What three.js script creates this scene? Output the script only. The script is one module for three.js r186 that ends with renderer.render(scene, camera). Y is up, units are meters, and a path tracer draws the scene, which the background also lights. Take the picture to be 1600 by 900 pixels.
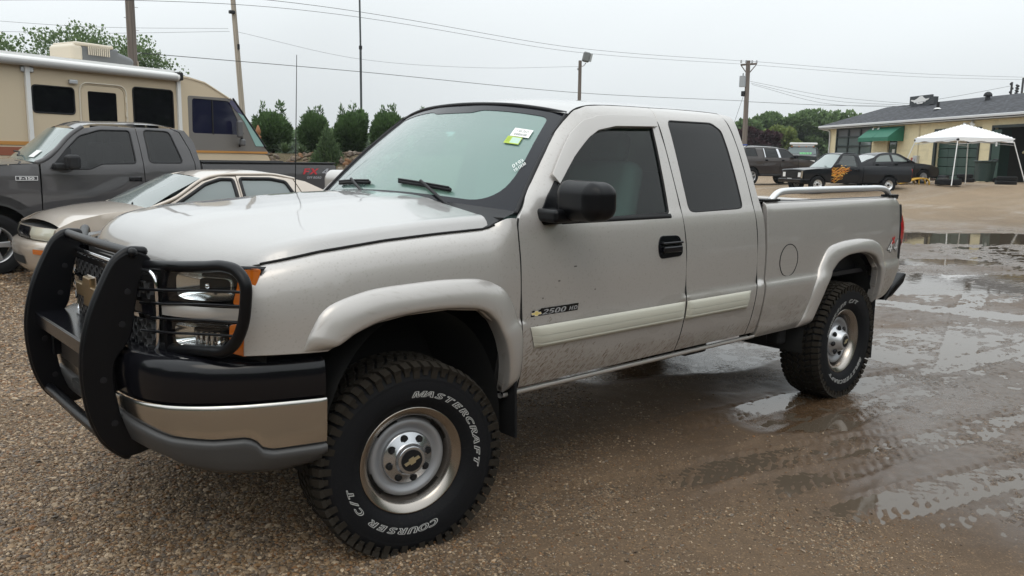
import * as THREE from 'three';
import { RoundedBoxGeometry } from 'three/addons/geometries/RoundedBoxGeometry.js';
import { mergeGeometries } from 'three/addons/utils/BufferGeometryUtils.js';

// ---------------------------------------------------------------- camera, sky, sun, exposure
const scene = new THREE.Scene();
const camera = new THREE.PerspectiveCamera(38.85, 16 / 9, 0.05, 900);
camera.position.set(-1.8523, 1.6333, 3.6173);
camera.matrixAutoUpdate = true;
{
  const right = new THREE.Vector3(0.74699, 0.01802, 0.66459), up = new THREE.Vector3(0.0915, 0.98733, -0.12962), back = new THREE.Vector3(-0.65851, 0.15763, 0.73588);
  camera.setRotationFromMatrix(new THREE.Matrix4().makeBasis(right, up, back));
}
camera.updateMatrixWorld();
scene.add(camera);

let seed = 20240611;
const rnd = () => { seed = (seed * 1664525 + 1013904223) >>> 0; return seed / 4294967296; };
const rr = (a, b) => a + (b - a) * rnd();
const clamp = (x, a = 0, b = 1) => Math.min(b, Math.max(a, x));
const lerp = (a, b, t) => a + (b - a) * t;
const sstep = (a, b, x) => { const t = clamp((x - a) / (b - a)); return t * t * (3 - 2 * t); };
const hash = (x, y) => { let h = (Math.imul(x | 0, 374761393) + Math.imul(y | 0, 668265263)) | 0; h = Math.imul(h ^ (h >>> 13), 1274126177); return ((h ^ (h >>> 16)) >>> 0) / 4294967296; };
const vnoise = (x, y) => {
  const xi = Math.floor(x), yi = Math.floor(y), u = x - xi, v = y - yi, a = u * u * (3 - 2 * u), b = v * v * (3 - 2 * v);
  return lerp(lerp(hash(xi, yi), hash(xi + 1, yi), a), lerp(hash(xi, yi + 1), hash(xi + 1, yi + 1), a), b);
};
const fbm = (x, y, o = 4) => { let s = 0, a = 0.5, n = 0; for (let i = 0; i < o; i++) { s += a * vnoise(x, y); n += a; x = x * 2.03 + 17.1; y = y * 2.03 + 9.7; a *= 0.5; } return s / n; };

{ // overcast rain sky: pale and slightly blue near the horizon, three times brighter overhead, faint cloud mottling
  const W = 512, H = 256, d = new Float32Array(W * H * 4);
  for (let j = 0; j < H; j++) {
    const el = (j + 0.5) / H * Math.PI - Math.PI / 2;
    for (let i = 0; i < W; i++) {
      const az = i / W * Math.PI * 2, s = Math.max(0, Math.sin(el));
      const m = 0.89 + 0.22 * fbm(3 + 3.0 * Math.cos(az) * Math.cos(el) + 5 * s, 7 + 2.2 * Math.sin(az) * Math.cos(el), 4);
      const L = (0.70 + 0.26 * Math.min(1, s * 2.5) + 0.88 * Math.pow(s, 1.1)) * m * (1 + .075 * Math.cos(az - Math.PI + 1.75));
      const k = (j * W + i) * 4;
      d[k] = L * 0.945; d[k + 1] = L * 1.0; d[k + 2] = L * 1.025; d[k + 3] = 1;
    }
  }
  const t = new THREE.DataTexture(d, W, H, THREE.RGBAFormat, THREE.FloatType);
  t.mapping = THREE.EquirectangularReflectionMapping; t.magFilter = THREE.LinearFilter; t.minFilter = THREE.LinearFilter; t.needsUpdate = true;
  scene.background = t; scene.environment = t;
}
const sun = new THREE.DirectionalLight(0xfff4e4, 0.6);
sun.position.set(-14, 30, 16); sun.target.position.set(1, 0, 0);
sun.castShadow = true; sun.shadow.radius = 60; sun.shadow.mapSize.set(2048, 2048);
Object.assign(sun.shadow.camera, { left: -30, right: 30, top: 30, bottom: -30, near: 1, far: 90 });
scene.add(sun, sun.target);
const EXPOSURE = 1.0;

// ---------------------------------------------------------------- helpers
const names = {};
const numbered = (n) => { const k = names[n] = (names[n] ?? -1) + 1; return k ? n + '_' + String(k).padStart(3, '0') : n; };
function shade(o) { o.traverse((m) => { if (m.isMesh) { m.castShadow = true; m.receiveShadow = true; } }); return o; }
function tag(o, label, category, group, kind) {
  if (label) o.userData.label = label;
  if (category) o.userData.category = category;
  if (group) o.userData.group = group;
  if (kind) o.userData.kind = kind;
  return o;
}
function thing(name, label, category, pos = [0, 0, 0], turn = 0, group) {
  const o = new THREE.Group(); o.name = numbered(name); o.position.set(...pos); o.rotation.y = turn;
  scene.add(o); return tag(o, label, category, group);
}
function clean(g) {
  if (g.index === null) { const n = g.attributes.position.count, a = new Uint32Array(n); for (let i = 0; i < n; i++) a[i] = i; g.setIndex(new THREE.BufferAttribute(a, 1)); }
  const p = g.attributes.position.count;
  if (!g.attributes.uv) g.setAttribute('uv', new THREE.BufferAttribute(new Float32Array(p * 2), 2));
  if (!g.attributes.normal) g.computeVertexNormals();
  for (const k of Object.keys(g.attributes)) if (!['position', 'normal', 'uv'].includes(k)) g.deleteAttribute(k);
  g.morphAttributes = {}; g.clearGroups();
  return g;
}
const join = (gs) => { gs = [].concat(gs).flat(3).filter(Boolean).map(clean); return gs.length === 1 ? gs[0] : mergeGeometries(gs); };
function part(parent, name, geos, mat, label) {
  const m = new THREE.Mesh(join(geos), mat); m.name = name; m.castShadow = m.receiveShadow = true;
  if (label) m.userData.label = label;
  parent.add(m); return m;
}
function each(parent, name, geos, mat, label) { return geos.map((g) => part(parent, name, g, mat, label)); }
function solo(name, geos, mat, label, category, group, kind) {   // a thing, or a piece of the setting, that is one mesh
  const m = part(scene, numbered(name), geos, mat); return tag(m, label, category, group, kind);
}
function mirror(g) {                                               // the same piece on the other side (z -> -z)
  g = g.clone(); const p = g.attributes.position, n = g.attributes.normal;
  for (let i = 0; i < p.count; i++) { p.setZ(i, -p.getZ(i)); if (n) n.setZ(i, -n.getZ(i)); }
  const x = g.index; if (x) for (let i = 0; i < x.count; i += 3) { const a = x.getX(i); x.setX(i, x.getX(i + 1)); x.setX(i + 1, a); }
  return g;
}
const V = (x, y, z) => new THREE.Vector3(x, y, z);
const mv = (g, x, y, z) => g.translate(x, y, z);
const rot = (g, x, y, z) => { if (x) g.rotateX(x); if (y) g.rotateY(y); if (z) g.rotateZ(z); return g; };
const box = (w, h, d, x = 0, y = 0, z = 0) => mv(new THREE.BoxGeometry(w, h, d), x, y, z);
const rbox = (w, h, d, r, x = 0, y = 0, z = 0, s = 2) => mv(new RoundedBoxGeometry(w, h, d, s, Math.min(r, w / 2.01, h / 2.01, d / 2.01)), x, y, z);
const cyl = (r0, r1, h, n = 20) => new THREE.CylinderGeometry(r0, r1, h, n);
function bar(a, b, r, n = 10, r2 = r) {
  const A = V(...a), B = V(...b), g = cyl(r2, r, A.distanceTo(B), n);
  g.applyQuaternion(new THREE.Quaternion().setFromUnitVectors(V(0, 1, 0), B.clone().sub(A).normalize()));
  const m = A.add(B).multiplyScalar(0.5); return mv(g, m.x, m.y, m.z);
}
function tube(pts, r, seg = 40, n = 10, closed = false, ten = 0.5) {
  const c = new THREE.CatmullRomCurve3(pts.map((p) => V(...p)), closed, 'centripetal', ten);
  const gs = [new THREE.TubeGeometry(c, seg, r, n, closed)];
  if (!closed) for (const p of [pts[0], pts[pts.length - 1]]) gs.push(mv(new THREE.SphereGeometry(r, n, 6), ...p));
  return gs;
}
function shapeOf(pts) { return new THREE.Shape(pts.map((p) => new THREE.Vector2(p[0], p[1]))); }
function extrude(pts, depth, bevel = 0, holes = [], seg = 2) {
  const s = shapeOf(pts); for (const h of holes) s.holes.push(new THREE.Path(h.map((p) => new THREE.Vector2(p[0], p[1]))));
  return new THREE.ExtrudeGeometry(s, { depth, bevelEnabled: bevel > 0, bevelSize: bevel, bevelThickness: bevel, bevelSegments: seg, curveSegments: 12, bevelOffset: -bevel });
}
const lathe = (pts, n = 64) => new THREE.LatheGeometry(pts.map((p) => new THREE.Vector2(p[0], p[1])), n);
function smoothPath(pts, n, closed = false) {
  const c = new THREE.CatmullRomCurve3(pts.map((p) => V(p[0], p[1], p[2] || 0)), closed, 'centripetal');
  return c.getSpacedPoints(n).slice(0, closed ? n : n + 1).map((p) => [p.x, p.y, p.z]);
}
function rounded(pts, r, n = 5) {                                  // polygon with its corners rounded off
  const out = [], N = pts.length;
  for (let i = 0; i < N; i++) {
    const p = pts[i], a = pts[(i + N - 1) % N], b = pts[(i + 1) % N], R = p[2] ?? r;
    const la = Math.hypot(a[0] - p[0], a[1] - p[1]), lb = Math.hypot(b[0] - p[0], b[1] - p[1]);
    const ra = Math.min(R, la * 0.48), rb = Math.min(R, lb * 0.48);
    const A = [lerp(p[0], a[0], ra / la), lerp(p[1], a[1], ra / la)], B = [lerp(p[0], b[0], rb / lb), lerp(p[1], b[1], rb / lb)];
    for (let k = 0; k <= n; k++) { const t = k / n, u = 1 - t; out.push([u * u * A[0] + 2 * u * t * p[0] + t * t * B[0], u * u * A[1] + 2 * u * t * p[1] + t * t * B[1]]); }
  }
  return out;
}
const interp = (T, x) => {                                         // piecewise linear table [[x, y], ...]
  if (x <= T[0][0]) return T[0][1];
  for (let i = 1; i < T.length; i++) if (x <= T[i][0]) { const t = (x - T[i - 1][0]) / (T[i][0] - T[i - 1][0]); return lerp(T[i - 1][1], T[i][1], t); }
  return T[T.length - 1][1];
};
const area = (p) => { let s = 0; for (let i = 0; i < p.length; i++) { const a = p[i], b = p[(i + 1) % p.length]; s += a[0] * b[1] - b[0] * a[1]; } return s / 2; };
const ccw = (p) => (area(p) < 0 ? p.slice().reverse() : p);
const inside = (p, x, y) => { let c = false; for (let i = 0, j = p.length - 1; i < p.length; j = i++) { const a = p[i], b = p[j]; if ((a[1] > y) !== (b[1] > y) && x < (b[0] - a[0]) * (y - a[1]) / (b[1] - a[1]) + a[0]) c = !c; } return c; };
function offsetPoly(p, d) {                                        // d > 0 shrinks a ccw polygon
  const N = p.length, out = [];
  for (let i = 0; i < N; i++) {
    const a = p[(i + N - 1) % N], b = p[i], c = p[(i + 1) % N];
    const n1 = [-(b[1] - a[1]), b[0] - a[0]], n2 = [-(c[1] - b[1]), c[0] - b[0]], l1 = Math.hypot(...n1) || 1, l2 = Math.hypot(...n2) || 1;
    let nx = n1[0] / l1 + n2[0] / l2, ny = n1[1] / l1 + n2[1] / l2; const l = Math.hypot(nx, ny) || 1, k = 1 / Math.max(0.5, l / 2); nx /= l; ny /= l;
    out.push([b[0] + nx * d * k, b[1] + ny * d * k]);
  }
  return out;
}
function dense(p, s) { const out = []; for (let i = 0; i < p.length; i++) { const a = p[i], b = p[(i + 1) % p.length], l = Math.hypot(b[0] - a[0], b[1] - a[1]); if (l < 1e-5) continue; const n = Math.max(1, Math.ceil(l / s)); for (let k = 0; k < n; k++) out.push([lerp(a[0], b[0], k / n), lerp(a[1], b[1], k / n)]); } return out; }
function delaunay(P) {
  let x0 = 1e9, x1 = -1e9, y0 = 1e9, y1 = -1e9; for (const p of P) { x0 = Math.min(x0, p[0]); x1 = Math.max(x1, p[0]); y0 = Math.min(y0, p[1]); y1 = Math.max(y1, p[1]); }
  const m = Math.max(x1 - x0, y1 - y0) * 20, cx = (x0 + x1) / 2, cy = (y0 + y1) / 2, n = P.length;
  const Q = P.map((p) => [p[0] + (hash(p[0] * 91357, p[1] * 7717) - 0.5) * 2e-5, p[1] + (hash(p[1] * 31357, p[0] * 9717) - 0.5) * 2e-5]).concat([[cx - m, cy - m], [cx + m, cy - m], [cx, cy + m]]);
  const mk = (a, b, c) => { const [ax, ay] = Q[a], [bx, by] = Q[b], [dx, dy] = Q[c], d = 2 * (ax * (by - dy) + bx * (dy - ay) + dx * (ay - by)), A = ax * ax + ay * ay, B = bx * bx + by * by, C = dx * dx + dy * dy; const ux = (A * (by - dy) + B * (dy - ay) + C * (ay - by)) / d, uy = (A * (dx - bx) + B * (ax - dx) + C * (bx - ax)) / d; return [a, b, c, ux, uy, (ax - ux) ** 2 + (ay - uy) ** 2]; };
  const order = [...Array(n).keys()].sort((a, b) => Q[a][0] - Q[b][0]);
  let open = [mk(n, n + 1, n + 2)]; const done = [];
  for (const i of order) {                                         // swept in x, so finished triangles leave the list
    const [x, y] = Q[i], E = new Map(), keep = [];
    for (const t of open) {
      const dx = x - t[3], dy = y - t[4];
      if (dx > 0 && dx * dx > t[5]) { done.push(t); continue; }
      if (dx * dx + dy * dy < t[5]) for (const [a, b] of [[t[0], t[1]], [t[1], t[2]], [t[2], t[0]]]) { const r = b * 100003 + a; if (E.has(r)) E.delete(r); else E.set(a * 100003 + b, [a, b]); }
      else keep.push(t);
    }
    open = keep; for (const [a, b] of E.values()) open.push(mk(a, b, i));
  }
  return done.concat(open).filter((t) => t[0] < n && t[1] < n && t[2] < n);
}
const UV0 = (a, b) => [a, b];
// a curved panel: outline and holes in the two coordinates of a surface map(a, b) -> [x, y, z], with turned-in edges
function patch(outline, map, o = {}) {
  const { holes = [], step = 0.06, inset = 0, flange = 0.015, off = 0, uv = UV0, edge = step } = o;
  const loops = [dense(offsetPoly(ccw(outline), inset), edge), ...holes.map((h) => dense(offsetPoly(ccw(h), -inset), edge).reverse())];
  const P = loops.flat(), O = loops[0], Hs = loops.slice(1), st = P.length;
  let x0 = 1e9, x1 = -1e9, y0 = 1e9, y1 = -1e9; for (const p of O) { x0 = Math.min(x0, p[0]); x1 = Math.max(x1, p[0]); y0 = Math.min(y0, p[1]); y1 = Math.max(y1, p[1]); }
  let row = 0;
  for (let y = y0 + step * 0.4; y < y1; y += step * 0.866, row++) for (let x = x0 + (row % 2 ? 0.25 : 0.75) * step; x < x1; x += step) {
    if (!inside(O, x, y) || Hs.some((h) => inside(h, x, y))) continue;
    let ok = true; for (let i = 0; i < st && ok; i++) if ((P[i][0] - x) ** 2 + (P[i][1] - y) ** 2 < (edge * 0.62) ** 2) ok = false;
    if (ok) P.push([x, y]);
  }
  const T = delaunay(P).filter((t) => { const x = (P[t[0]][0] + P[t[1]][0] + P[t[2]][0]) / 3, y = (P[t[0]][1] + P[t[1]][1] + P[t[2]][1]) / 3; return inside(O, x, y) && !Hs.some((h) => inside(h, x, y)); });
  const pos = [], nor = [], uvs = [], idx = [], e = 0.003;
  const at = (a, b) => { const p = V(...map(a, b)); const n = V(...map(a + e, b)).sub(V(...map(a - e, b))).cross(V(...map(a, b + e)).sub(V(...map(a, b - e)))).normalize(); return [p.addScaledVector(n, off), n]; };
  const N = P.map((p) => at(...p));
  const push = (p, n, t) => { pos.push(p.x, p.y, p.z); nor.push(n.x, n.y, n.z); uvs.push(...uv(...t)); return pos.length / 3 - 1; };
  P.forEach((p, i) => push(N[i][0], N[i][1], p));
  for (const t of T) { const A = P[t[0]], B = P[t[1]], C = P[t[2]]; if ((B[0] - A[0]) * (C[1] - A[1]) - (B[1] - A[1]) * (C[0] - A[0]) > 0) idx.push(t[0], t[1], t[2]); else idx.push(t[0], t[2], t[1]); }
  if (flange) {
    let s = 0;
    for (const L of loops) {
      const n = L.length, base = [];
      for (let i = 0; i < n; i++) {
        const [p, nn] = N[s + i], q = N[s + (i + 1) % n][0], r = N[s + (i + n - 1) % n][0], tdir = q.clone().sub(r).normalize(), out = tdir.cross(nn).normalize();
        const rd = Math.min(0.003, flange * 0.3);
        const a = push(p.clone(), nn, L[i]), b = push(p.clone().addScaledVector(out, rd * 0.7).addScaledVector(nn, -rd * 0.4), nn.clone().add(out).normalize(), L[i]);
        const c = push(p.clone().addScaledVector(out, rd).addScaledVector(nn, -rd * 1.2), out, L[i]), d = push(p.clone().addScaledVector(out, rd).addScaledVector(nn, -flange), out, L[i]);
        base.push([a, b, c, d]);
      }
      for (let i = 0; i < n; i++) { const A = base[i], B = base[(i + 1) % n]; for (let k = 0; k < 3; k++) idx.push(A[k], A[k + 1], B[k], B[k], A[k + 1], B[k + 1]); }
      s += n;
    }
  }
  return bufgeo(pos, nor, uvs, idx);
}
function bufgeo(pos, nor, uvs, idx) {
  const g = new THREE.BufferGeometry();
  g.setAttribute('position', new THREE.BufferAttribute(new Float32Array(pos), 3));
  if (nor) g.setAttribute('normal', new THREE.BufferAttribute(new Float32Array(nor), 3));
  g.setAttribute('uv', new THREE.BufferAttribute(new Float32Array(uvs), 2));
  g.setIndex(new THREE.BufferAttribute(new Uint32Array(idx), 1));
  if (!nor) g.computeVertexNormals();
  return g;
}
// a sheet f(u, v) -> [x, y, z] over u, v in 0..1
function sheet(nu, nv, f, uv = UV0, back = false) {
  const pos = [], uvs = [], idx = [];
  for (let i = 0; i <= nu; i++) for (let j = 0; j <= nv; j++) { pos.push(...f(i / nu, j / nv)); uvs.push(...uv(i / nu, j / nv)); }
  for (let i = 0; i < nu; i++) for (let j = 0; j < nv; j++) { const a = i * (nv + 1) + j, b = a + nv + 1; back ? idx.push(a, a + 1, b, b, a + 1, b + 1) : idx.push(a, b, a + 1, b, b + 1, a + 1); }
  return bufgeo(pos, null, uvs, idx);
}
const onSheet = (map, a0, a1, b0, b1, off = 0.001, nu = 10, nv = 4) => { // a decal lying on a surface map, uv 0..1
  const e = 0.003;
  return sheet(nu, nv, (u, v) => { const a = lerp(a0, a1, u), b = lerp(b0, b1, v); const p = V(...map(a, b)), n = V(...map(a + e, b)).sub(V(...map(a - e, b))).cross(V(...map(a, b + e)).sub(V(...map(a, b - e)))).normalize(); p.addScaledVector(n, off); return [p.x, p.y, p.z]; });
};
function crCurve(C) {                                              // smooth curve through 2-D points, by chord length
  const L = [0]; for (let i = 1; i < C.length; i++) L.push(L[i - 1] + Math.hypot(C[i][0] - C[i - 1][0], C[i][1] - C[i - 1][1]));
  const f = (s) => {
    const ov = s < 0 ? s : s > L[L.length - 1] ? s - L[L.length - 1] : 0;
    s = clamp(s, 0, L[L.length - 1]); let i = 0; while (i < C.length - 2 && L[i + 1] <= s) i++;
    const t = (s - L[i]) / (L[i + 1] - L[i]), g = (k) => C[clamp(k, 0, C.length - 1)], a = g(i - 1), b = g(i), c = g(i + 1), d = g(i + 2);
    const q = [0, 1].map((k) => 0.5 * (2 * b[k] + (c[k] - a[k]) * t + (2 * a[k] - 5 * b[k] + 4 * c[k] - d[k]) * t * t + (3 * b[k] - a[k] - 3 * c[k] + d[k]) * t * t * t));
    if (ov) { const m = ov < 0 ? [C[1][0] - C[0][0], C[1][1] - C[0][1]] : [C[C.length - 1][0] - C[C.length - 2][0], C[C.length - 1][1] - C[C.length - 2][1]], l = Math.hypot(...m); q[0] += m[0] / l * ov; q[1] += m[1] / l * ov; }
    return q;
  };
  f.len = L[L.length - 1]; return f;
}
// ---------------------------------------------------------------- textures and materials
function canvasTex(w, h, draw, srgb = true) {
  const c = document.createElement('canvas'); c.width = w; c.height = h; const g = c.getContext('2d'); draw(g, w, h);
  const t = new THREE.CanvasTexture(c); if (srgb) t.colorSpace = THREE.SRGBColorSpace; t.magFilter = THREE.LinearFilter; t.anisotropy = 8; return t;
}
function dataTex(w, h, f, srgb = false, repeat = true) {           // f(i, j) -> [r, g, b] in 0..255
  const d = new Uint8Array(w * h * 4);
  for (let j = 0; j < h; j++) for (let i = 0; i < w; i++) { const c = f(i, j), k = (j * w + i) * 4; d[k] = c[0]; d[k + 1] = c[1]; d[k + 2] = c[2]; d[k + 3] = c[3] ?? 255; }
  const t = new THREE.DataTexture(d, w, h, THREE.RGBAFormat); t.magFilter = THREE.LinearFilter; t.minFilter = THREE.LinearMipmapLinearFilter; t.generateMipmaps = true;
  if (repeat) t.wrapS = t.wrapT = THREE.RepeatWrapping; if (srgb) t.colorSpace = THREE.SRGBColorSpace; t.needsUpdate = true; return t;
}
const rgb = (r, g, b) => new THREE.Color().setRGB(r, g, b);
const std = (r, g, b, rough = 0.6, metal = 0, extra = {}) => new THREE.MeshStandardMaterial({ color: rgb(r, g, b), roughness: rough, metalness: metal, ...extra });
const phys = (r, g, b, rough, metal, extra = {}) => new THREE.MeshPhysicalMaterial({ color: rgb(r, g, b), roughness: rough, metalness: metal, ...extra });
const glassMat = (r, g, b, rough = 0.03, extra = {}) => new THREE.MeshPhysicalMaterial({ color: rgb(r, g, b), roughness: rough, metalness: 0, transmission: 1, thickness: 0, ior: 1.5, ...extra });
const carPaint = (r, g, b, extra = {}) => phys(r, g, b, 0.36, r < .1 ? 0 : 0.45, { clearcoat: r < .03 ? 0.6 : 0.95, clearcoatRoughness: 0.04, specularIntensity: r < .1 ? .2 : 1, ...extra });
const M = {
  black: phys(0.009, 0.009, 0.010, 0.55, 0, { specularIntensity: .5 }), rubber: phys(0.012, 0.012, 0.013, 0.8, 0, { specularIntensity: .35 }), satin: phys(0.0035, 0.0037, 0.005, 0.36, 0, { specularIntensity: .5 }),
  gloss: phys(0.005, 0.005, 0.007, 0.16, 0, { specularIntensity: .8 }), plastic: phys(0.014, 0.014, 0.016, 0.5, 0, { specularIntensity: .6 }), greyPlastic: std(0.055, 0.055, 0.056, 0.5),
  chrome: std(0.72, 0.72, 0.74, 0.10, 1), dullChrome: std(0.55, 0.53, 0.50, 0.24, 1), steel: std(0.55, 0.56, 0.58, 0.38, 0.8), alu: std(0.72, 0.73, 0.74, 0.35, 0.6),
  dark: std(0.006, 0.006, 0.006, 0.9), white: std(0.75, 0.75, 0.74, 0.6), amber: phys(0.52, 0.13, 0.012, 0.12, 0, { clearcoat: 1 }), red: phys(0.42, 0.015, 0.02, 0.12, 0, { clearcoat: 1 }),
  lens: glassMat(0.95, 0.97, 0.97, 0.02), reflector: std(0.8, 0.81, 0.82, 0.14, 1),
  trimGlass: phys(0.006, 0.007, 0.008, 0.04, 0, { specularIntensity: .8 }), tealGlass: phys(0.25, 0.34, 0.33, 0.1, 0, { clearcoat: 1, clearcoatRoughness: 0.05 }),
  interior: std(0.10, 0.10, 0.10, 0.85), seat: std(0.24, 0.23, 0.215, 0.9), wood: std(0.10, 0.075, 0.055, 0.9), greyWood: std(0.17, 0.155, 0.14, 0.9)
};
function ticks(seedN, W, H, n, draw) { let s = seedN; const r = () => { s = (s * 1664525 + 1013904223) >>> 0; return s / 4294967296; }; for (let i = 0; i < n; i++) draw(r); }
// ================================================================ the silver pickup in front
function bowtie(s) { return [[-1, -.18], [-.36, -.18], [-.36, -.40], [.30, -.40], [.42, -.18], [1.06, -.18], [.96, .18], [.36, .18], [.36, .40], [-.30, .40], [-.42, .18], [-1.06, .18]].map(([x, y]) => [x * s, y * s]); }
function outlinedText(g, str, x, y, px, fill, line, lw, extra = '') { g.font = `bold ${extra}${px}px sans-serif`; g.textAlign = 'center'; g.textBaseline = 'middle'; g.lineJoin = 'round'; g.lineWidth = lw; if (fill) { g.fillStyle = fill; g.fillText(str, x, y); } g.strokeStyle = line; g.strokeText(str, x, y); }
const truck = thing('pickup_truck', 'silver extended cab pickup with black grille guard parked on the gravel in front', 'pickup truck');
{
  // body surfaces: side sections as (height, half width), walked by length
  const SEC = crCurve([[.585, .925], [.64, .944], [.70, .960], [.78, .975], [.85, .983], [.895, .984], [.910, .979], [.922, .973], [.98, .9735], [1.08, .974], [1.18, .968], [1.28, .957], [1.34, .945], [1.39, .928], [1.46, .905], [1.6, .857], [1.74, .806], [1.83, .768], [1.88, .737], [1.908, .705], [1.924, .665], [1.936, .58]]);
  const BED = crCurve([[.555, .915], [.60, .938], [.70, .960], [.78, .975], [.85, .983], [.895, .984], [.910, .979], [.922, .973], [.98, .9735], [1.08, .974], [1.18, .970], [1.28, .962], [1.34, .955], [1.375, .945], [1.392, .930], [1.398, .905], [1.398, .86]]);
  const FEN = crCurve([[.56, .92], [.64, .944], [.70, .960], [.78, .975], [.85, .983], [.895, .984], [.93, .983], [.98, .981], [1.08, .977], [1.18, .966], [1.25, .951], [1.29, .935], [1.315, .915], [1.328, .890], [1.330, .86]]);
  const YTOP = [[-.72, 1.216], [-.617, 1.235], [-.379, 1.279], [-.099, 1.306], [.15, 1.320], [.413, 1.330], [.6, 1.333]];
  const AEDGE = [[.585, .80], [.680, .916], [.826, 1.071], [.950, 1.196], [1.052, 1.285], [1.118, 1.335], [1.22, 1.372], [1.363, 1.392], [1.55, 1.403], [1.745, 1.41]];
  const aX = (s) => interp(AEDGE.map((p) => [p[1], p[0]]), s);
  const cab = (x, s) => { let [y, z] = SEC(s); const k = sstep(.80, 1.0, s), d = Math.max(0, x - aX(s)); if (k && s < 1.40) z -= .045 * k * Math.exp(-d / .045) * (1 - sstep(1.20, 1.40, s)); return [x, y, z]; };
  const bed = (x, s) => { const [y, z] = BED(s); return [x, y, z - .03 * sstep(4.25, 4.56, x)]; };
  const fen = (x, s) => {
    let [y, z] = FEN(s); if (y > .9) y = .9 + (y - .9) * (interp(YTOP, x) - .9) / .43;
    z -= .11 * clamp((-.30 - x) / .4, 0, 1.25) ** 2;
    const w = sstep(.40, .53, x); if (w) { const q = SEC(s); y = lerp(y, q[0], w); z = lerp(z, q[1], w); } return [x, y, z];
  };
  const frontX = (z) => -.883 + .258 * (Math.abs(z) / .88) ** 4;
  const front = (z, y) => [frontX(z), y, z];
  // paint: warm pewter, with dried mud thrown up behind the wheels
  const PX0 = -.8, PXW = 5.5, PSH = 1.6, UVP = (a, b) => [(a - PX0) / PXW, clamp(b / PSH)];
  const paintTex = canvasTex(2048, 600, (g, w, h) => {
    g.fillStyle = '#fff'; g.fillRect(0, 0, w, h);
    const X = (x) => (x - PX0) / PXW * w, Y = (s) => h - s / PSH * h;
    const splat = (x, s, sx, ss, n, al) => ticks(Math.round(x * 1000 + n), w, h, n, (r) => { const a = (r() + r() + r() - 1.5) * sx, b = Math.abs(r() + r() - 1) * ss; const L = 1 + r() * 7; g.strokeStyle = `rgba(${100 + r() * 26},${78 + r() * 18},${54 + r() * 14},${al * (.3 + r() * .7)})`; g.lineWidth = .6 + r() * 1.6; g.beginPath(); const px = X(x + a), py = Y(s + b); g.moveTo(px, py); g.lineTo(px + L, py - L * (.5 + r() * .7)); g.stroke(); });
    splat(.78, .0, .34, .24, 520, .42); splat(.62, .02, .12, .40, 180, .4); splat(1.3, 0, .6, .13, 500, .38); splat(2.2, 0, .7, .10, 380, .32); splat(3.0, .02, .3, .22, 260, .32); splat(4.25, .1, .2, .3, 300, .35); 
    ticks(77, w, h, 26000, (r) => { const x = r() * w, y = r() * h; g.fillStyle = `rgba(120,105,85,${.05 + .10 * r()})`; g.fillRect(x, y, 1 + r() * 1.3, 1 + r() * 1.3); });
    for (let i = 0; i < 60; i++) { const x = rr(-.6, 4.4), s = rr(.0, .30); g.fillStyle = `rgba(112,94,72,${rr(.02, .07)})`; g.beginPath(); g.ellipse(X(x), Y(s), rr(20, 90), rr(8, 30), 0, 0, 7); g.fill(); }
    g.fillStyle = 'rgba(40,38,36,.8)'; for (const [x, s, l] of [[.80, .50, 5], [.905, .56, 7], [1.05, .44, 3], [.70, .43, 3]]) { g.fillRect(X(x), Y(s), l, 1.6); }
  });
  const paint = carPaint(.475, .452, .432, { map: paintTex });
  const plain = carPaint(.475, .452, .432);
  // fine water drops standing on the upward faces
  const dropTex = dataTex(512, 512, (() => { const d = new Float32Array(512 * 512); ticks(5, 0, 0, 2600, (r) => { const cx = r() * 512, cy = r() * 512, R = 1.2 + 3.6 * r() * r(); for (let j = -6; j <= 6; j++) for (let i = -6; i <= 6; i++) { const q = 1 - (i * i + j * j) / (R * R); if (q > 0) { const k = ((Math.floor(cy) + j + 512) % 512) * 512 + (Math.floor(cx) + i + 512) % 512; d[k] = Math.max(d[k], Math.sqrt(q) * R / 5); } } }); return (i, j) => { const v = d[j * 512 + i] * 255; return [v, v, v]; }; })());
  const drops = (rx, ry) => { const t = dropTex.clone(); t.repeat.set(rx, ry); t.needsUpdate = true; return t; };
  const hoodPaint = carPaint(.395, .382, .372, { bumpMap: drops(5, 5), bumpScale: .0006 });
  const both = (parent, name, g, mat, label) => { g = join(g); part(parent, name, g, mat, label); part(parent, name, mirror(g), mat, label); };

  // ---- front doors
  const dFront = [[.600, .006], [.592, .114], [.580, .219], [.571, .328], [.570, .455], [.568, .60], [.564, .708], [.566, .752], [.578, .795]];
  const dRear = [[1.745, 1.408], [1.738, 1.28], [1.745, 1.12], [1.752, .944], [1.758, .80], [1.768, .69], [1.778, .576], [1.782, .40], [1.781, .30], [1.780, .20], [1.776, .10], [1.768, .012]];
  const win1 = rounded([[.725, .764], [.706, .800], [.758, .868], [.90, 1.02], [1.03, 1.155], [1.13, 1.218], [1.25, 1.252], [1.40, 1.268], [1.682, 1.268], [1.675, 1.10], [1.664, .90], [1.655, .783], [1.224, .774]], .02, 3);
  const doorGeo = patch([...dFront, ...AEDGE.slice(1), ...dRear.slice(1)], cab, { holes: [win1], step: .055, edge: .03, inset: .0035, flange: .022, uv: UVP });
  const doors = [1, -1].map((s) => part(truck, 'front_door', s > 0 ? doorGeo : mirror(doorGeo), paint));
  const sideTint = glassMat(.45, .66, .63, .03, { ior: 1.38 }), dkTint = glassMat(.05, .06, .062, .04, { ior: 1.38 });
  const w1 = patch(offsetPoly(ccw(win1), -.008), cab, { step: .08, edge: .05, off: -.014, flange: 0 });
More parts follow.
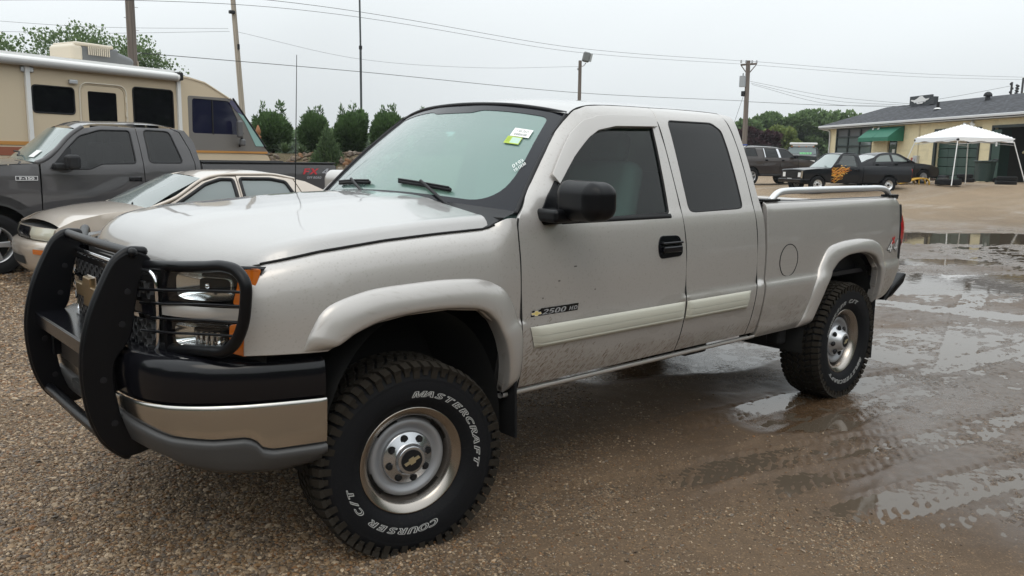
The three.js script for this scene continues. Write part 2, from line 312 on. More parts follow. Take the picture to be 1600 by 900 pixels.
  // rubber round the glass
  const ring = (loop, map, off, r, seg) => { const L = dense(loop, .03); return tube(L.map(([a, b]) => { const p = map(a, b); p[2] += off; return p; }), r, seg ?? L.length * 2, 6, true); };
  const rub1 = ring(win1, cab, -.012, .009);
  const sill1 = sheet(20, 3, (u, v) => { const p = cab(lerp(.84, 1.66, u), lerp(.757, .783, v)); p[2] += .006 * Math.sin(Math.PI * clamp(v * 1.1)); return p; });
  const vis = [[.868, .955], [.842, .995], [.92, 1.085], [1.022, 1.193], [1.135, 1.265], [1.24, 1.296], [1.353, 1.306], [1.642, 1.314], [1.702, 1.30], [1.70, 1.258], [1.363, 1.246], [1.222, 1.220], [1.146, 1.188], [1.004, 1.082]];
  const visG = patch(vis, (a, b) => { const p = cab(a, b); return p; }, { step: .04, edge: .02, off: .018, flange: .026 });
  doors.forEach((d, i) => {
    const f = i ? mirror : (g) => g;
    part(d, 'window', f(w1), sideTint); part(d, 'window_seal', f(join([rub1, sill1])), M.black); part(d, 'window_visor', f(visG), plain);
  });
  // handle: black recessed bezel with a paddle
  const hb = rounded([[1.535, .600], [1.548, .664], [1.715, .660], [1.742, .600], [1.735, .556], [1.55, .550]], .03, 4);
  const handleG = [patch(hb, cab, { step: .03, edge: .015, off: .004, flange: .012 }), rbox(.155, .034, .022, .01, 1.638, 1.172, .985), rbox(.17, .012, .02, .005, 1.638, 1.205, .982)];
  doors.forEach((d, i) => part(d, 'door_handle', i ? mirror(join(handleG)) : join(handleG), M.gloss));
  // side mouldings: pale, faded, with two grooves
  const mould = (a, b) => {
    const prof = [[0, 0], [.03, .010], [.12, .016], [.20, .017], [.215, .012], [.23, .017], [.55, .019], [.565, .014], [.58, .018], [.85, .014], [.97, .008], [1, 0]];
    return sheet(24, prof.length - 1, (u, v) => { const [t, o] = prof[Math.round(v * (prof.length - 1))]; const s = lerp(.196, .298, t), e = Math.min(1, Math.min(u, 1 - u) * 40), x = lerp(a + (1 - t) * .035 * (a < 1.5), b - (1 - t) * (a > 1.5 ? .02 : -.006), u); const p = cab(x, s); p[2] += .004 + o * e; return p; });
  };
  const mouldMat = std(.50, .49, .42, .5);
  doors.forEach((d, i) => part(d, 'side_moulding', i ? mirror(mould(.618, 1.765)) : mould(.618, 1.765), mouldMat, 'faded pale side moulding'));
  // badge
  const badge = canvasTex(512, 64, (g, w, h) => {
    g.clearRect(0, 0, w, h); g.fillStyle = '#0c0c0d';
    g.beginPath(); g.moveTo(8, 58); g.lineTo(24, 14); g.lineTo(100, 14); g.lineTo(112, 6); g.lineTo(506, 6); g.lineTo(496, 58); g.closePath(); g.fill();
    g.save(); g.translate(66, 36); g.fillStyle = '#d8c27a'; g.strokeStyle = '#e8e6e0'; g.lineWidth = 3; g.beginPath(); bowtie(46).forEach(([x, y], k) => (k ? g.lineTo(x, -y) : g.moveTo(x, -y))); g.closePath(); g.fill(); g.stroke(); g.restore();
    g.fillStyle = '#9a9b9d'; g.textBaseline = 'middle'; g.font = 'italic bold 52px sans-serif'; g.save(); g.translate(118, 34); g.scale(2.15, 1); g.fillText('2500', 0, 0); g.restore(); g.font = 'italic bold 42px sans-serif'; g.save(); g.translate(396, 34); g.scale(1.6, 1); g.fillText('HD', 0, 0); g.restore();
  });
  part(doors[0], 'badge', onSheet(cab, .622, .942, .345, .390, .004), std(1, 1, 1, .3, .1, { map: badge, transparent: true, alphaTest: .5 }), 'gold cross badge with 2500 HD lettering');
  // ---- rear half doors
  const rRear = [[2.385, 1.405], [2.411, 1.321], [2.440, 1.164], [2.456, .99], [2.462, .8], [2.470, .714], [2.478, .598], [2.484, .40], [2.480, .30], [2.476, .2], [2.472, .1], [2.466, .012]];
  const win2 = rounded([[1.826, 1.303], [2.245, 1.306], [2.318, 1.27], [2.336, 1.15], [2.350, .95], [2.353, .80], [2.30, .790], [1.862, .783], [1.828, .80], [1.826, .95]], .035, 4);
  const rdG = patch([...dRear.slice().reverse(), [2.048, 1.424], [2.278, 1.418], ...rRear], cab, { holes: [win2], step: .055, edge: .03, inset: .0035, flange: .022, uv: UVP });
  const w2 = patch(win2, cab, { step: .08, edge: .04, off: -.004, flange: .008, inset: .003 });
  [1, -1].forEach((s) => {
    const f = s > 0 ? (g) => g : mirror, d = part(truck, 'rear_door', f(rdG), paint);
    part(d, 'window', f(w2), dkTint); part(d, 'window_seal', f(join(ring(win2, cab, -.008, .008))), M.black); part(d, 'side_moulding', f(mould(1.785, 2.412)), mouldMat);
  });
  const seam = (pts, map, r = .0046, off = -.003) => tube(dense(pts.concat(pts.slice(0, -1).reverse()).slice(0, pts.length), 9).map(([a, b]) => { const p = map(a, b), q = map(a, b + .004), n = Math.hypot(q[1] - p[1], q[2] - p[2]); return [p[0], p[1] - off * (q[2] - p[2]) / n, p[2] + off * (q[1] - p[1]) / n]; }), r, 90, 6);
  for (const L of [dFront, [...AEDGE.slice(3), [2.048, 1.424], [2.278, 1.418], [2.385, 1.405]], dRear, rRear]) both(truck, 'door_gap', seam(L, cab), M.dark);
  // ---- rear corner of the cab, roof, cab back
  const cRear = [[2.50, 1.372], [2.503, 1.232], [2.52, 1.071], [2.532, .893], [2.545, .802], [2.562, .675], [2.568, .519], [2.568, .012]];
  both(truck, 'cab_corner', patch([...rRear.slice().reverse(), [2.44, 1.395], ...cRear], cab, { step: .05, edge: .03, inset: .003, flange: .018, uv: UVP }), paint);
  const railS = (x) => (x < 1.745 ? interp(AEDGE.slice(4), x) : interp([[1.745, 1.41], [2.048, 1.424], [2.278, 1.418], [2.385, 1.405], [2.50, 1.372]], x));
  const roofF = (u, v) => {
    const t = Math.abs(v * 2 - 1), x0 = 1.08 - .075 * (1 - t * t), x = lerp(x0, 2.50, u), q = cab(x, railS(Math.max(x, 1.085))), zE = q[2] - .004, yE = q[1];
    const cr = lerp(.045, .056, sstep(0, .3, u)); return [x + .0 * t, yE + cr * (1 - t ** 2.2) - .012 * (1 - sstep(0, .04, u)) * (1 - t), (v * 2 - 1) * zE];
  };
  part(truck, 'roof', [sheet(40, 40, roofF, UV0, true)], hoodPaint);
  part(truck, 'cab_back', [sheet(10, 20, (u, v) => { const s = lerp(0, 1.372, u), q = cab(interp(cRear.map((p) => [p[1], p[0]]).reverse(), s), s); return [q[0] - .002, q[1], (v * 2 - 1) * (q[2] - .01)]; })], plain);
  // ---- windshield
  const wsMap = (u, v) => {
    const a = Math.abs(u), bx = .475 + .135 * a ** 2.6, by = 1.435 - .045 * a ** 2, bz = u * .880, tx = .985 + .105 * a ** 2.2, ty = 1.912 - .060 * a ** 2.4, tz = u * .702;
    const k = .018 * Math.sin(Math.PI * v); return [lerp(bx, tx, v) - k * .7, lerp(by, ty, v) + k * .7, lerp(bz, tz, v)];
  };
  const glassHole = rounded([[-.905, .03], [-.93, .25], [-.905, .93], [-.30, .935], [-.22, .90], [.22, .90], [.30, .935], [.905, .93], [.93, .25, .3], [.80, .045, .12]], .06, 6);
  const ws = part(truck, 'windshield', patch(offsetPoly(ccw(glassHole), -.004), wsMap, { step: .09, edge: .05, off: -.003, flange: 0 }), phys(.38, .60, .545, .10, 0, { transmission: .58, thickness: 0, ior: 1.5, bumpMap: drops(4, 3), bumpScale: .0005, clearcoat: 1, clearcoatRoughness: .03 }));
  part(truck, 'windshield_border', patch([[-1, 0], [1, 0], [1, 1], [-1, 1]], wsMap, { holes: [glassHole], step: .09, edge: .03, flange: .01 }), phys(.012, .013, .018, .14, 0, { specularIntensity: .55 }));
  const edgeTube = [-1, 1].map((s) => tube([0, .2, .4, .6, .8, 1].map((v) => { const p = wsMap(s, v); p[2] += s * .006; return p; }), .011, 30, 8));
  part(truck, 'windshield_trim', [...edgeTube, tube([-1, -.8, -.5, 0, .5, .8, 1].map((u) => { const p = wsMap(u, 1); p[0] += .004; p[1] += .004; return p; }), .010, 40, 8)], M.plastic);
  // stickers and chalk writing on the glass, driver side
  const stick1 = canvasTex(256, 128, (g) => { g.fillStyle = '#f2f3f0'; g.fillRect(0, 0, 256, 128); g.fillStyle = '#3a3d40'; g.font = '52px sans-serif'; g.textAlign = 'center'; g.fillText('146360', 128, 58); for (let i = 0; i < 40; i++) { g.fillRect(40 + i * 4.4, 76, rr(1, 3), 34); } });
  const stick2 = canvasTex(128, 96, (g) => { g.fillStyle = '#c2dc5a'; g.fillRect(0, 0, 128, 96); g.fillStyle = '#cfeedd'; g.fillRect(46, 10, 76, 74); g.fillStyle = '#9db93c'; for (let i = 0; i < 6; i++) g.fillRect(8, 14 + i * 11, 30, 5); });
  const chalk = canvasTex(256, 256, (g) => { g.clearRect(0, 0, 256, 256); g.fillStyle = '#f6f8f6'; g.textAlign = 'center'; g.translate(128, 128); g.rotate(-.95); g.font = 'italic 92px sans-serif'; g.fillText('0193', 10, -18); g.font = 'italic 80px sans-serif'; g.fillText('19 OEM', -6, 66, 220); });
  part(ws, 'label', onSheet(wsMap, .725, .865, .668, .755, .004), std(1, 1, 1, .7, 0, { map: stick1 }), 'white label with numbers 146360');
  part(ws, 'sticker', onSheet(wsMap, .715, .825, .588, .664, .004), std(.8, .8, .8, .7, 0, { map: stick2 }), 'yellow and green sticker');
  part(ws, 'chalk_writing', onSheet(wsMap, .855, .95, .33, .455, .005), std(1, 1, 1, .8, 0, { map: chalk, transparent: true, alphaTest: .4 }), 'white chalk numbers');
  part(ws, 'rear_view_mirror', [rbox(.03, .075, .25, .025, 1.03, 1.76, .03), bar([1.0, 1.86, 0], [1.03, 1.78, .02], .012)], M.plastic);
  part(truck, 'cowl', [sheet(6, 30, (u, v) => { const w = v * 2 - 1, a = Math.abs(w), p = wsMap(w, .0); return [lerp(p[0] + .03, .40, u), lerp(p[1] + .012, 1.325 + .08 * (1 - a * a), u), lerp(p[2], w * .90, u)]; }, UV0, false)], M.plastic);
  const wiper = (u0, u1, v0, v1, um) => {
    const q = (u, v, o) => { const p = wsMap(u, v); return [p[0] - o * .6, p[1] + o * .8, p[2]]; };
    const pts = [0, .25, .5, .75, 1].map((t) => q(lerp(u0, u1, t), lerp(v0, v1, t), .012));
    const pv = wsMap(um, -.06);
    return [[...tube(pts, .011, 20, 6), ...tube(pts.map((p) => [p[0] - .006, p[1] + .012, p[2]]), .005, 20, 6), bar([pv[0] - .02, pv[1] + .01, pv[2]], pts[2].map((c, k) => c + [-.012, .02, 0][k]), .008, 8)]];
  };
  for (const a of [[.10, .56, .115, .09, .66], [-.66, -.22, .09, .09, -.08]]) part(truck, 'wiper', wiper(...a), M.plastic);
  // ---- hood
  const HC = [[0, 1.192], [.012, 1.226], [.03, 1.270], [.07, 1.322], [.15, 1.366], [.33, 1.396], [.58, 1.412], [.83, 1.432], [1.05, 1.443], [1.30, 1.449]];
  const HG = [[0, 1], [.18, 1], [.35, .97], [.47, .90], [.55, .80], [.62, .73], [.72, .64], [.80, .57], [.88, .50], [.935, .44], [.965, .33], [.985, .17], [1, -.06]];
  const hcC = crCurve(HC.map(([a, b]) => [a, b])), hg = (t) => interp(HG, t), hc = (d) => { let lo = 0, hi = hcC.len; for (let i = 0; i < 24; i++) { const m = (lo + hi) / 2; hcC(m)[0] < d ? lo = m : hi = m; } return hcC(lo)[1]; };
  const hgS = (t) => (hg(t - .02) + 2 * hg(t) + hg(Math.min(1, t + .02))) / 4;
  const hood = (u, v) => {
    const w = v * 2 - 1, a = Math.abs(w), z1 = w * .895, xf = -.835 + .255 * a ** 4, xr = .462 - .02 * a ** 2, t = u < .3 ? (u / .3) ** 1.7 * .3 : u, x = lerp(xf, xr, t), d = x - xf;
    const taper = .105 * clamp((-.30 - x) / .4, 0, 1.25) ** 2, ye = interp(YTOP, x) - .004, yc = hc(d), edge = 1 - Math.exp(-d / .03);
    return [x, lerp(ye - .03 * Math.exp(-d / .018), yc, a < .9 ? hgS(a) : lerp(hgS(.9), hg(a), (a - .9) * 10)), z1 * (1 - taper / .9)];
  };
  const VH = (v) => { const w = v * 2 - 1, s = Math.sign(w), a = Math.abs(w); return (1 + s * (a < .8 ? a : .8 + (a - .8))) / 2; };
  part(truck, 'hood', [sheet(70, 100, (u, v) => hood(u, VH(v)), UV0, true), sheet(60, 2, (u, v) => { const p = hood(u, 1); return [p[0], p[1] - v * .03, p[2] - v * .004]; }, UV0, true), sheet(60, 2, (u, v) => { const p = hood(u, 0); return [p[0], p[1] - v * .03, p[2]]; }), sheet(2, 60, (u, v) => { const p = hood(0, v); return [p[0] + u * .03, p[1] - u * .012, p[2]]; }), sheet(2, 60, (u, v) => { const p = hood(1, v); return [p[0] + u * .006, p[1] - u * .03, p[2]]; }, UV0, true)], hoodPaint);
  // ---- front fenders
  const arch1 = [[.505, .006], [.490, .15], [.455, .28], [.405, .375], [.32, .44], [.157, .463], [-.046, .466], [-.2, .452], [-.32, .41], [-.395, .365]];
  const fenG = patch([[.592, .006], [.586, .114], [.575, .219], [.568, .328], [.567, .455], [.565, .60], [.561, .708], [.563, .80], [.47, .80], [.452, .80], [.44, .792], [.40, .80], [.2, .80], [-.1, .80], [-.35, .80], [-.52, .796], [-.590, .785], [-.612, .755], [-.632, .711], [-.655, .629], [-.671, .514], [-.679, .375], [-.53, .37], ...arch1.slice().reverse()], fen, { step: .05, edge: .03, inset: .0025, flange: .03, uv: UVP });
  both(truck, 'front_fender', fenG, paint);
  both(truck, 'hood_seam', tube([...Array(24)].map((_, k) => { const p = fen(lerp(-.585, .455, k / 23), .785); return [p[0], p[1] + .006, p[2] - .006]; }), .005, 80, 8), M.dark);
  both(truck, 'fender_rail', [sheet(40, 2, (u, v) => { const p = fen(lerp(-.6, .45, u), .80); return [p[0], p[1] - .012 * v, p[2] - .002 - .07 * v]; }, UV0, true)], plain);
  // flares over the wheels: step up from the body, swell, roll into the arch
  const flare = (O, I, map, n = 60) => {
    const o = smoothPath(O, n), i = smoothPath(I, n), prof = [[0, .001], [.03, .010], [.12, .020], [.3, .031], [.55, .038], [.8, .040], [.93, .036], [1, .026]];
    return sheet(n, prof.length + 1, (u, v) => {
      const k = Math.round(u * n), j = Math.round(v * (prof.length + 1)), [t, off] = prof[Math.min(j, prof.length - 1)], p = map(lerp(o[k][0], i[k][0], t), lerp(o[k][1], i[k][1], t)); const end = Math.min(1, Math.min(u, 1 - u) * 30 + .12);
      p[2] += off * end; if (j >= prof.length) p[2] -= .035 * (j - prof.length + 1); return p;
    }, (a, b) => [(a > .55 ? .245 : .20) + .02 * b, .62 + .25 * (1 - a) + .05 * b]);
  };
  const fO = [[-.487, .378], [-.455, .465], [-.40, .545], [-.245, .588], [-.05, .592], [.18, .585], [.361, .562], [.450, .515], [.514, .428], [.563, .30], [.580, .182], [.588, .03]];
  const fI = [[-.392, .372], [-.325, .415], [-.203, .460], [-.07, .474], [.07, .475], [.2, .466], [.31, .445], [.385, .395], [.435, .31], [.475, .20], [.498, .08], [.508, 0]];
  both(truck, 'fender_flare', flare(fO, fI, fen), paint);
  const rO = [[3.085, .0], [3.135, .13], [3.175, .286], [3.25, .44], [3.336, .531], [3.48, .562], [3.65, .573], [3.83, .571], [4.01, .548], [4.125, .495], [4.175, .40], [4.175, .25], [4.150, .08]];
  const rI = [[3.190, .0], [3.235, .135], [3.291, .274], [3.37, .38], [3.45, .435], [3.55, .468], [3.68, .479], [3.81, .477], [3.93, .456], [4.03, .41], [4.08, .33], [4.105, .2], [4.112, .08]];
  both(truck, 'fender_flare', flare(rO, rI, bed), paint);
  // ---- rockers and bed
  both(truck, 'rocker', [sheet(30, 8, (u, v) => { const a = v * Math.PI * 1.1 - .5; return [lerp(.51, 2.575, u), .568 - .018 * Math.sin(a) , .905 + .026 * Math.cos(a)]; }, () => [.9, .9])], paint);
  const arch2 = rI.map((p) => [p[0] - .0, p[1]]);
  const bedG = patch([[2.588, .0], [2.588, .80], [2.588, .868], [3.4, .868], [4.30, .868], [4.42, .845], [4.48, .79], [4.507, .60], [4.515, .40], [4.507, .30], [4.44, .18], [4.35, .12], [4.276, .10], [4.13, .08], ...arch2.slice().reverse()], bed, { step: .055, edge: .03, inset: .002, flange: .03, uv: UVP });
  const sides = [1, -1].map((s) => part(truck, 'bed_side', s > 0 ? bedG : mirror(bedG), paint));
  const fuel = []; for (let k = 0; k < 40; k++) { const t = k / 40 * 2 * Math.PI; fuel.push([2.842 + .106 * Math.cos(t), .487 + .099 * Math.sin(t)]); }
  part(sides[0], 'fuel_door', patch(fuel, bed, { step: .05, edge: .02, off: .0015, flange: .006, inset: .004 }), paint);
  part(sides[0], 'fuel_door_seam', ring(fuel, bed, .0006, .0032), M.dark);
  const decal = canvasTex(320, 220, (g) => {
    g.clearRect(0, 0, 320, 220); g.font = 'italic bold 190px sans-serif'; g.textBaseline = 'middle'; g.textAlign = 'center'; g.lineWidth = 20; g.lineJoin = 'round';
    for (const x of [84, 236]) { g.strokeStyle = '#26282b'; g.strokeText('4', x, 128); g.fillStyle = '#c9c9c8'; g.fillText('4', x, 128); }
    g.strokeStyle = '#c31a1c'; g.lineWidth = 24; g.beginPath(); g.moveTo(132, 20); g.lineTo(192, 96); g.moveTo(196, 12); g.lineTo(126, 100); g.stroke();
  });
  part(sides[0], 'four_by_four_decal', onSheet(bed, 4.205, 4.475, .435, .565, .0025), std(1, 1, 1, .4, 0, { map: decal, transparent: true, alphaTest: .5 }), 'silver 4x4 lettering with a red x');
  part(truck, 'bed_liner', [box(1.95, .03, 1.80, 3.56, .87, 0), box(.03, .50, 1.84, 2.60, 1.13, 0), box(1.93, .5, .02, 3.56, 1.13, .84), box(1.93, .5, .02, 3.56, 1.13, -.84), box(1.93, .02, .05, 3.56, 1.386, .872), box(1.93, .02, .05, 3.56, 1.386, -.872)], M.plastic);
  const tail = part(truck, 'tailgate', [rbox(.05, .48, 1.70, .02, 4.525, 1.10, 0), box(.06, .34, 1.78, 4.50, .78, 0)], plain);
  part(tail, 'tailgate_handle', rbox(.02, .08, .22, .01, 4.556, 1.20, 0), M.gloss);
  const tl = sheet(12, 10, (u, v) => { const a = lerp(-.15, Math.PI / 2, u), y = lerp(.925, 1.318, v), b = Math.sin(Math.PI * clamp(v, .02, .98)) ** .4; return [4.50 + (.03 + .085 * b) * Math.max(0, Math.sin(a)) ** .6, y, .83 + (.035 + .088 * b) * Math.max(0, Math.cos(a)) ** .45]; });
  both(truck, 'tail_light', tl, M.red);
  both(truck, 'tail_light_frame', patch([[4.485, .30 + .08], [4.485, .79], [4.515, .79], [4.525, .38]], bed, { step: .04, edge: .03, off: .004, flange: .02 }), M.plastic);
  const bump = rounded([[4.34, .61], [4.47, .63], [4.66, .72], [4.70, .79], [4.66, .80], [4.45, .70]], .02, 4);
  part(truck, 'rear_bumper', [mv(extrude(bump, 1.86, .015), 0, 0, -.93), box(.16, .05, 1.2, 4.62, .75, 0)], M.satin);
  both(truck, 'mud_flap', rot(rbox(.014, .46, .30, .006), 0, 0, .03).translate(.545, .60, .83), M.rubber);
  both(truck, 'mud_flap', rot(rbox(.014, .62, .30, .006), 0, 0, .02).translate(4.13, .51, .82), M.rubber);
  // bed rails: bent tube on two feet
  for (const s of [1, -1]) {
    const r = part(truck, 'bed_rail', tube([[2.715, 1.405, .9 * s], [2.755, 1.432, .9 * s], [2.80, 1.449, .9 * s], [2.87, 1.456, .9 * s], [3.1, 1.459, .9 * s], [3.5, 1.461, .9 * s], [3.9, 1.461, .9 * s], [4.20, 1.459, .9 * s], [4.27, 1.450, .9 * s], [4.32, 1.432, .9 * s], [4.35, 1.405, .9 * s]], .021, 70, 14), M.alu);
    part(r, 'foot', [rbox(.17, .012, .07, .004, 2.68, 1.405, .9 * s)], M.black); part(r, 'foot', [rbox(.15, .014, .07, .004, 4.37, 1.405, .9 * s), box(.03, .04, .03, 4.33, 1.42, .9 * s)], M.black);
  }
  // ---- dark inside of the body, cabin furniture, underbody
  const shell = [sheet(8, 12, (u, v) => { const q = SEC(lerp(0, .735, v)); return [lerp(.47, 2.55, u), q[0], q[1] - .04]; })];
  part(truck, 'inner_body', [...shell, ...shell.map(mirror), box(2.1, .03, 1.78, 1.52, .60, 0), sheet(8, 8, (u, v) => { const q = SEC(lerp(1.06, 1.40, v)); return [lerp(1.72, 1.81, u), q[0], q[1] - .035]; }), sheet(2, 8, (u, v) => { const q = SEC(lerp(.70, 1.40, v)); return [lerp(1.71, 1.80, u), q[0], q[1] - .035]; }), sheet(2, 8, (u, v) => { const q = SEC(lerp(.70, 1.40, v)); return [lerp(1.71, 1.80, u), q[0], -q[1] + .035]; }), sheet(2, 8, (u, v) => { const q = SEC(lerp(.70, 1.37, v)); return [lerp(2.37, 2.50, u), q[0], q[1] - .035]; }), box(.02, .78, 1.78, .52, .98, 0)], M.dark);
  const aIn = [1, -1].map((s) => sheet(10, 2, (u, v) => { const S = lerp(.80, 1.36, u), q = cab(aX(S) + .012 + v * .085, S); return [q[0] + .01, q[1] - .012, s * (q[2] - .028)]; }));
  each(truck, 'inner_pillar', aIn, M.dark);
  part(truck, 'headliner', [sheet(10, 10, (u, v) => { const p = roofF(u, v); return [p[0], p[1] - .03, p[2] * .97]; })], std(.42, .42, .40, .95));
  part(truck, 'dashboard', [rbox(.42, .30, 1.62, .09, .80, 1.20, 0), rbox(.20, .10, .46, .04, .84, 1.36, .40)], M.interior);
  const sw = part(truck, 'steering_wheel', rot(new THREE.TorusGeometry(.185, .016, 8, 36), 0, Math.PI / 2, 0), M.plastic); sw.geometry.rotateZ(.45).translate(1.10, 1.28, .42);
  for (const z of [.42, -.42]) { const s = part(truck, 'seat', [rbox(.52, .16, .52, .06, 1.38, .98, z), rot(rbox(.16, .66, .50, .07), 0, 0, -.22).translate(1.66, 1.30, z)], M.seat); part(s, 'headrest', rot(rbox(.10, .17, .27, .05), 0, 0, -.2).translate(1.745, 1.70, z), M.seat); }
  part(truck, 'rear_seat', [rbox(.4, .16, 1.4, .05, 2.15, .95, 0), rbox(.12, .62, 1.5, .05, 2.40, 1.25, 0)], M.seat);
  part(truck, 'chassis', [box(5.0, .13, .08, 1.95, .56, .42), box(5.0, .13, .08, 1.95, .56, -.42), bar([0, .42, -.80], [0, .42, .80], .05), bar([3.645, .42, -.82], [3.645, .42, .82], .055), mv(new THREE.SphereGeometry(.16, 14, 10), 3.645, .42, 0), mv(new THREE.SphereGeometry(.14, 14, 10), 0, .42, -.25), box(1.2, .28, .5, .9, .52, 0), box(.9, .12, .30, 2.3, .56, .50), rbox(.22, .07, .10, .02, 2.12, .535, .78), rbox(.16, .07, .08, .02, 1.85, .54, .78), bar([.7, .535, .70], [1.7, .54, .70], .02), rbox(.10, .12, .10, .02, 3.02, .50, .82), rot(cyl(.09, .09, .7, 16), 0, 0, Math.PI / 2).translate(1.8, .48, -.6), bar([.9, .45, -.4], [3.6, .44, -.1], .035)], M.black);
  // wheel housings
  for (const [x, r, top] of [[.04, .445, 1.02], [3.66, .50, 1.05]]) for (const s of [1, -1]) {
    const g = [sheet(24, 2, (u, v) => { const a = lerp(-.15, Math.PI + .15, u), cy = .46; return [x - r * Math.cos(a), cy + (top - cy) * Math.sin(a), s * lerp(.45, .935, v)]; }), sheet(2, 10, (u, v) => [x + lerp(-r, r, v), lerp(.5, top, u), s * .46])];
    part(truck, 'wheel_housing', g, M.dark);
  }
  // ---- wheels
  const R = .412;
  const lettering = canvasTex(2048, 200, (g, w, h) => {
    g.fillStyle = '#1a1b1e'; g.fillRect(0, 0, w, h);
    ticks(9, w, h, 9000, (r) => { g.fillStyle = `rgba(${70 + r() * 50},${62 + r() * 40},${52 + r() * 30},${.05 + r() * .12})`; g.fillRect(r() * w, r() * h, 1 + r() * 5, 1 + r() * 3); });
    const word = (t, u, px, sp, flip) => { [...t].forEach((c, i) => { g.save(); g.translate((u + (i - (t.length - 1) / 2) * sp) * w, h * .66); g.scale(1.12, flip ? -1 : 1); outlinedText(g, c, 0, 0, px, '#1b1c1f', '#d8d8d2', 4.6, 'italic '); g.restore(); }); };
    word('MASTERCRAFT', .385, 70, .0262); word('COURSER', .775, 70, .0262); word('C/T', .925, 70, .024);
  });
  lettering.wrapS = THREE.RepeatWrapping;
  const side = phys(.6, .6, .62, .7, 0, { map: lettering, specularIntensity: .35 });
  const sidewall = () => {                                          // u clockwise seen from outside, starting at the left
    const pr = [[.226, .034], [.240, .050], [.262, .060], [.268, .064], [.30, .069], [.335, .066], [.343, .063], [.350, .066], [.372, .056], [.392, .040], [.400, .022]];
    return sheet(96, pr.length - 1, (u, v) => { const [r, z] = pr[Math.round(v * (pr.length - 1))], a = Math.PI - u * 2 * Math.PI; return [r * Math.cos(a), r * Math.sin(a), .072 + z]; }, (u, v) => [u, clamp((interp(pr.map((p, k) => [k / (pr.length - 1), p[0]]), v) - .255) / .095)], true);
  };
  function treadGeo() {
    const gs = [], N = 58;
    const lug = (a, z, w, l, sk, h, tilt = 0) => { const g = new THREE.BoxGeometry(l, h, w); if (sk) g.rotateY(sk); if (tilt) g.rotateX(tilt); g.translate(0, R - .008 - Math.abs(tilt) * .016, z); g.rotateZ(a); gs.push(g); };
    for (let k = 0; k < N; k++) {
      const a = k / N * Math.PI * 2;
      for (const s of [1, -1]) { lug(a, s * .118, .046, .030, s * .10, .020, s * .30); lug(a + (s > 0 ? .03 : .075), s * .0695, .036, .026, s * .5, .018); const g = new THREE.BoxGeometry(k % 2 ? .020 : .026, k % 2 ? .034 : .046, .014); g.translate(0, R - (k % 2 ? .030 : .036), s * .131); g.rotateX(0).rotateZ(a); gs.push(g); }
      lug(a + .05, .024, .038, .027, -.45, .018); lug(a, -.024, .038, .027, -.45, .018);
    }
    return join(gs);
  }
  const carcass = lathe([[.225, -.10], [.26, -.13], [.31, -.141], [.36, -.137], [.389, -.125], [.398, -.10], [.399, 0], [.398, .08], [.396, .095]], 96).rotateX(Math.PI / 2);
  const treadMat = phys(.021, .0175, .0135, .85, 0, { specularIntensity: .3 }), treadG = treadGeo();
  const bowDisc = (z, r) => [mv(rot(cyl(r, r, .01, 32), Math.PI / 2), 0, 0, z)];
  const rimPaint = std(.30, .305, .32, .45, .4), trim = std(.40, .365, .33, .26, 1);
  function wheel(x, z, steer, rear, turn) {
    const w = new THREE.Group(); w.name = 'wheel'; truck.add(w);
    const s = z > 0 ? 1 : -1; w.position.set(x, .40, z); w.rotation.set(0, steer + (s < 0 ? Math.PI : 0), 0);
    const spin = (g) => g.clone().rotateZ(turn);
    const ty = part(w, 'tyre', [spin(carcass.clone())], M.rubber); part(w, 'tread', spin(treadG), treadMat); part(w, 'sidewall', spin(sidewall()), side, 'black sidewall with raised white outline lettering');
    // steel rim: well, raised ring with slots, bright trim ring
    part(w, 'rim', [lathe([[.205, -.05], [.200, .03], [.188, .045], [.178, .050]], 64).rotateX(Math.PI / 2), lathe([[.105, .050], [.118, .046], [.128, .052], [.142, .066], [.155, .068], [.165, .060], [.170, .040], [.171, .0]], 64).rotateX(Math.PI / 2)], rimPaint);
    part(w, 'trim_ring', [lathe([[.172, .042], [.180, .066], [.188, .088], [.196, .098], [.208, .104], [.220, .112], [.226, .112], [.229, .106], [.228, .098]], 72).rotateX(Math.PI / 2)], trim);
    part(w, 'brake_drum', [mv(rot(cyl(.17, .17, .03, 32), Math.PI / 2), 0, 0, -.02)], M.dark);
    // lip slots
    const slots = []; for (let k = 0; k < 4; k++) { const a = .6 + k * Math.PI / 2; slots.push(sheet(10, 1, (u, v) => { const b = a + (u - .5) * .62, r = lerp(.1645, .1715, v); return [r * Math.cos(b), r * Math.sin(b), lerp(.0625, .053, v)]; }, UV0, true)); }
    each(w, 'vent_slot', slots.map(spin), M.dark);
    if (!rear) {
      const cap = part(w, 'hub_cap', [lathe([[.110, .046], [.112, .060], [.106, .068], [.070, .082], [.062, .092], [.060, .104], [.056, .108], [.048, .106], [.0, .106]], 64).rotateX(Math.PI / 2)], std(.50, .51, .53, .22, .9));
      const holes = [], nuts = []; for (let k = 0; k < 8; k++) { const a = k * Math.PI / 4 + .25 + turn, c = Math.cos(a) * .087, q = Math.sin(a) * .087; holes.push(mv(rot(cyl(.0165, .0165, .02, 20), Math.PI / 2), c, q, .068)); nuts.push(mv(rot(cyl(.011, .012, .03, 6), Math.PI / 2), c, q, .068)); }
      each(w, 'nut_hole', holes, M.dark); each(w, 'lug_nut', nuts, M.plastic); part(w, 'centre_disc', bowDisc(.104, .046), M.black);
      part(w, 'emblem', mv(rot(extrude(bowtie(.034), .004), 0, 0, .42), 0, 0, .109), std(.62, .55, .36, .3, .8), 'gold cross emblem');
    } else {
      const cap = part(w, 'hub_cap', [lathe([[.108, .048], [.112, .056], [.104, .066], [.085, .082], [.066, .112], [.058, .126], [.050, .130], [0, .130]], 64).rotateX(Math.PI / 2)], M.steel);
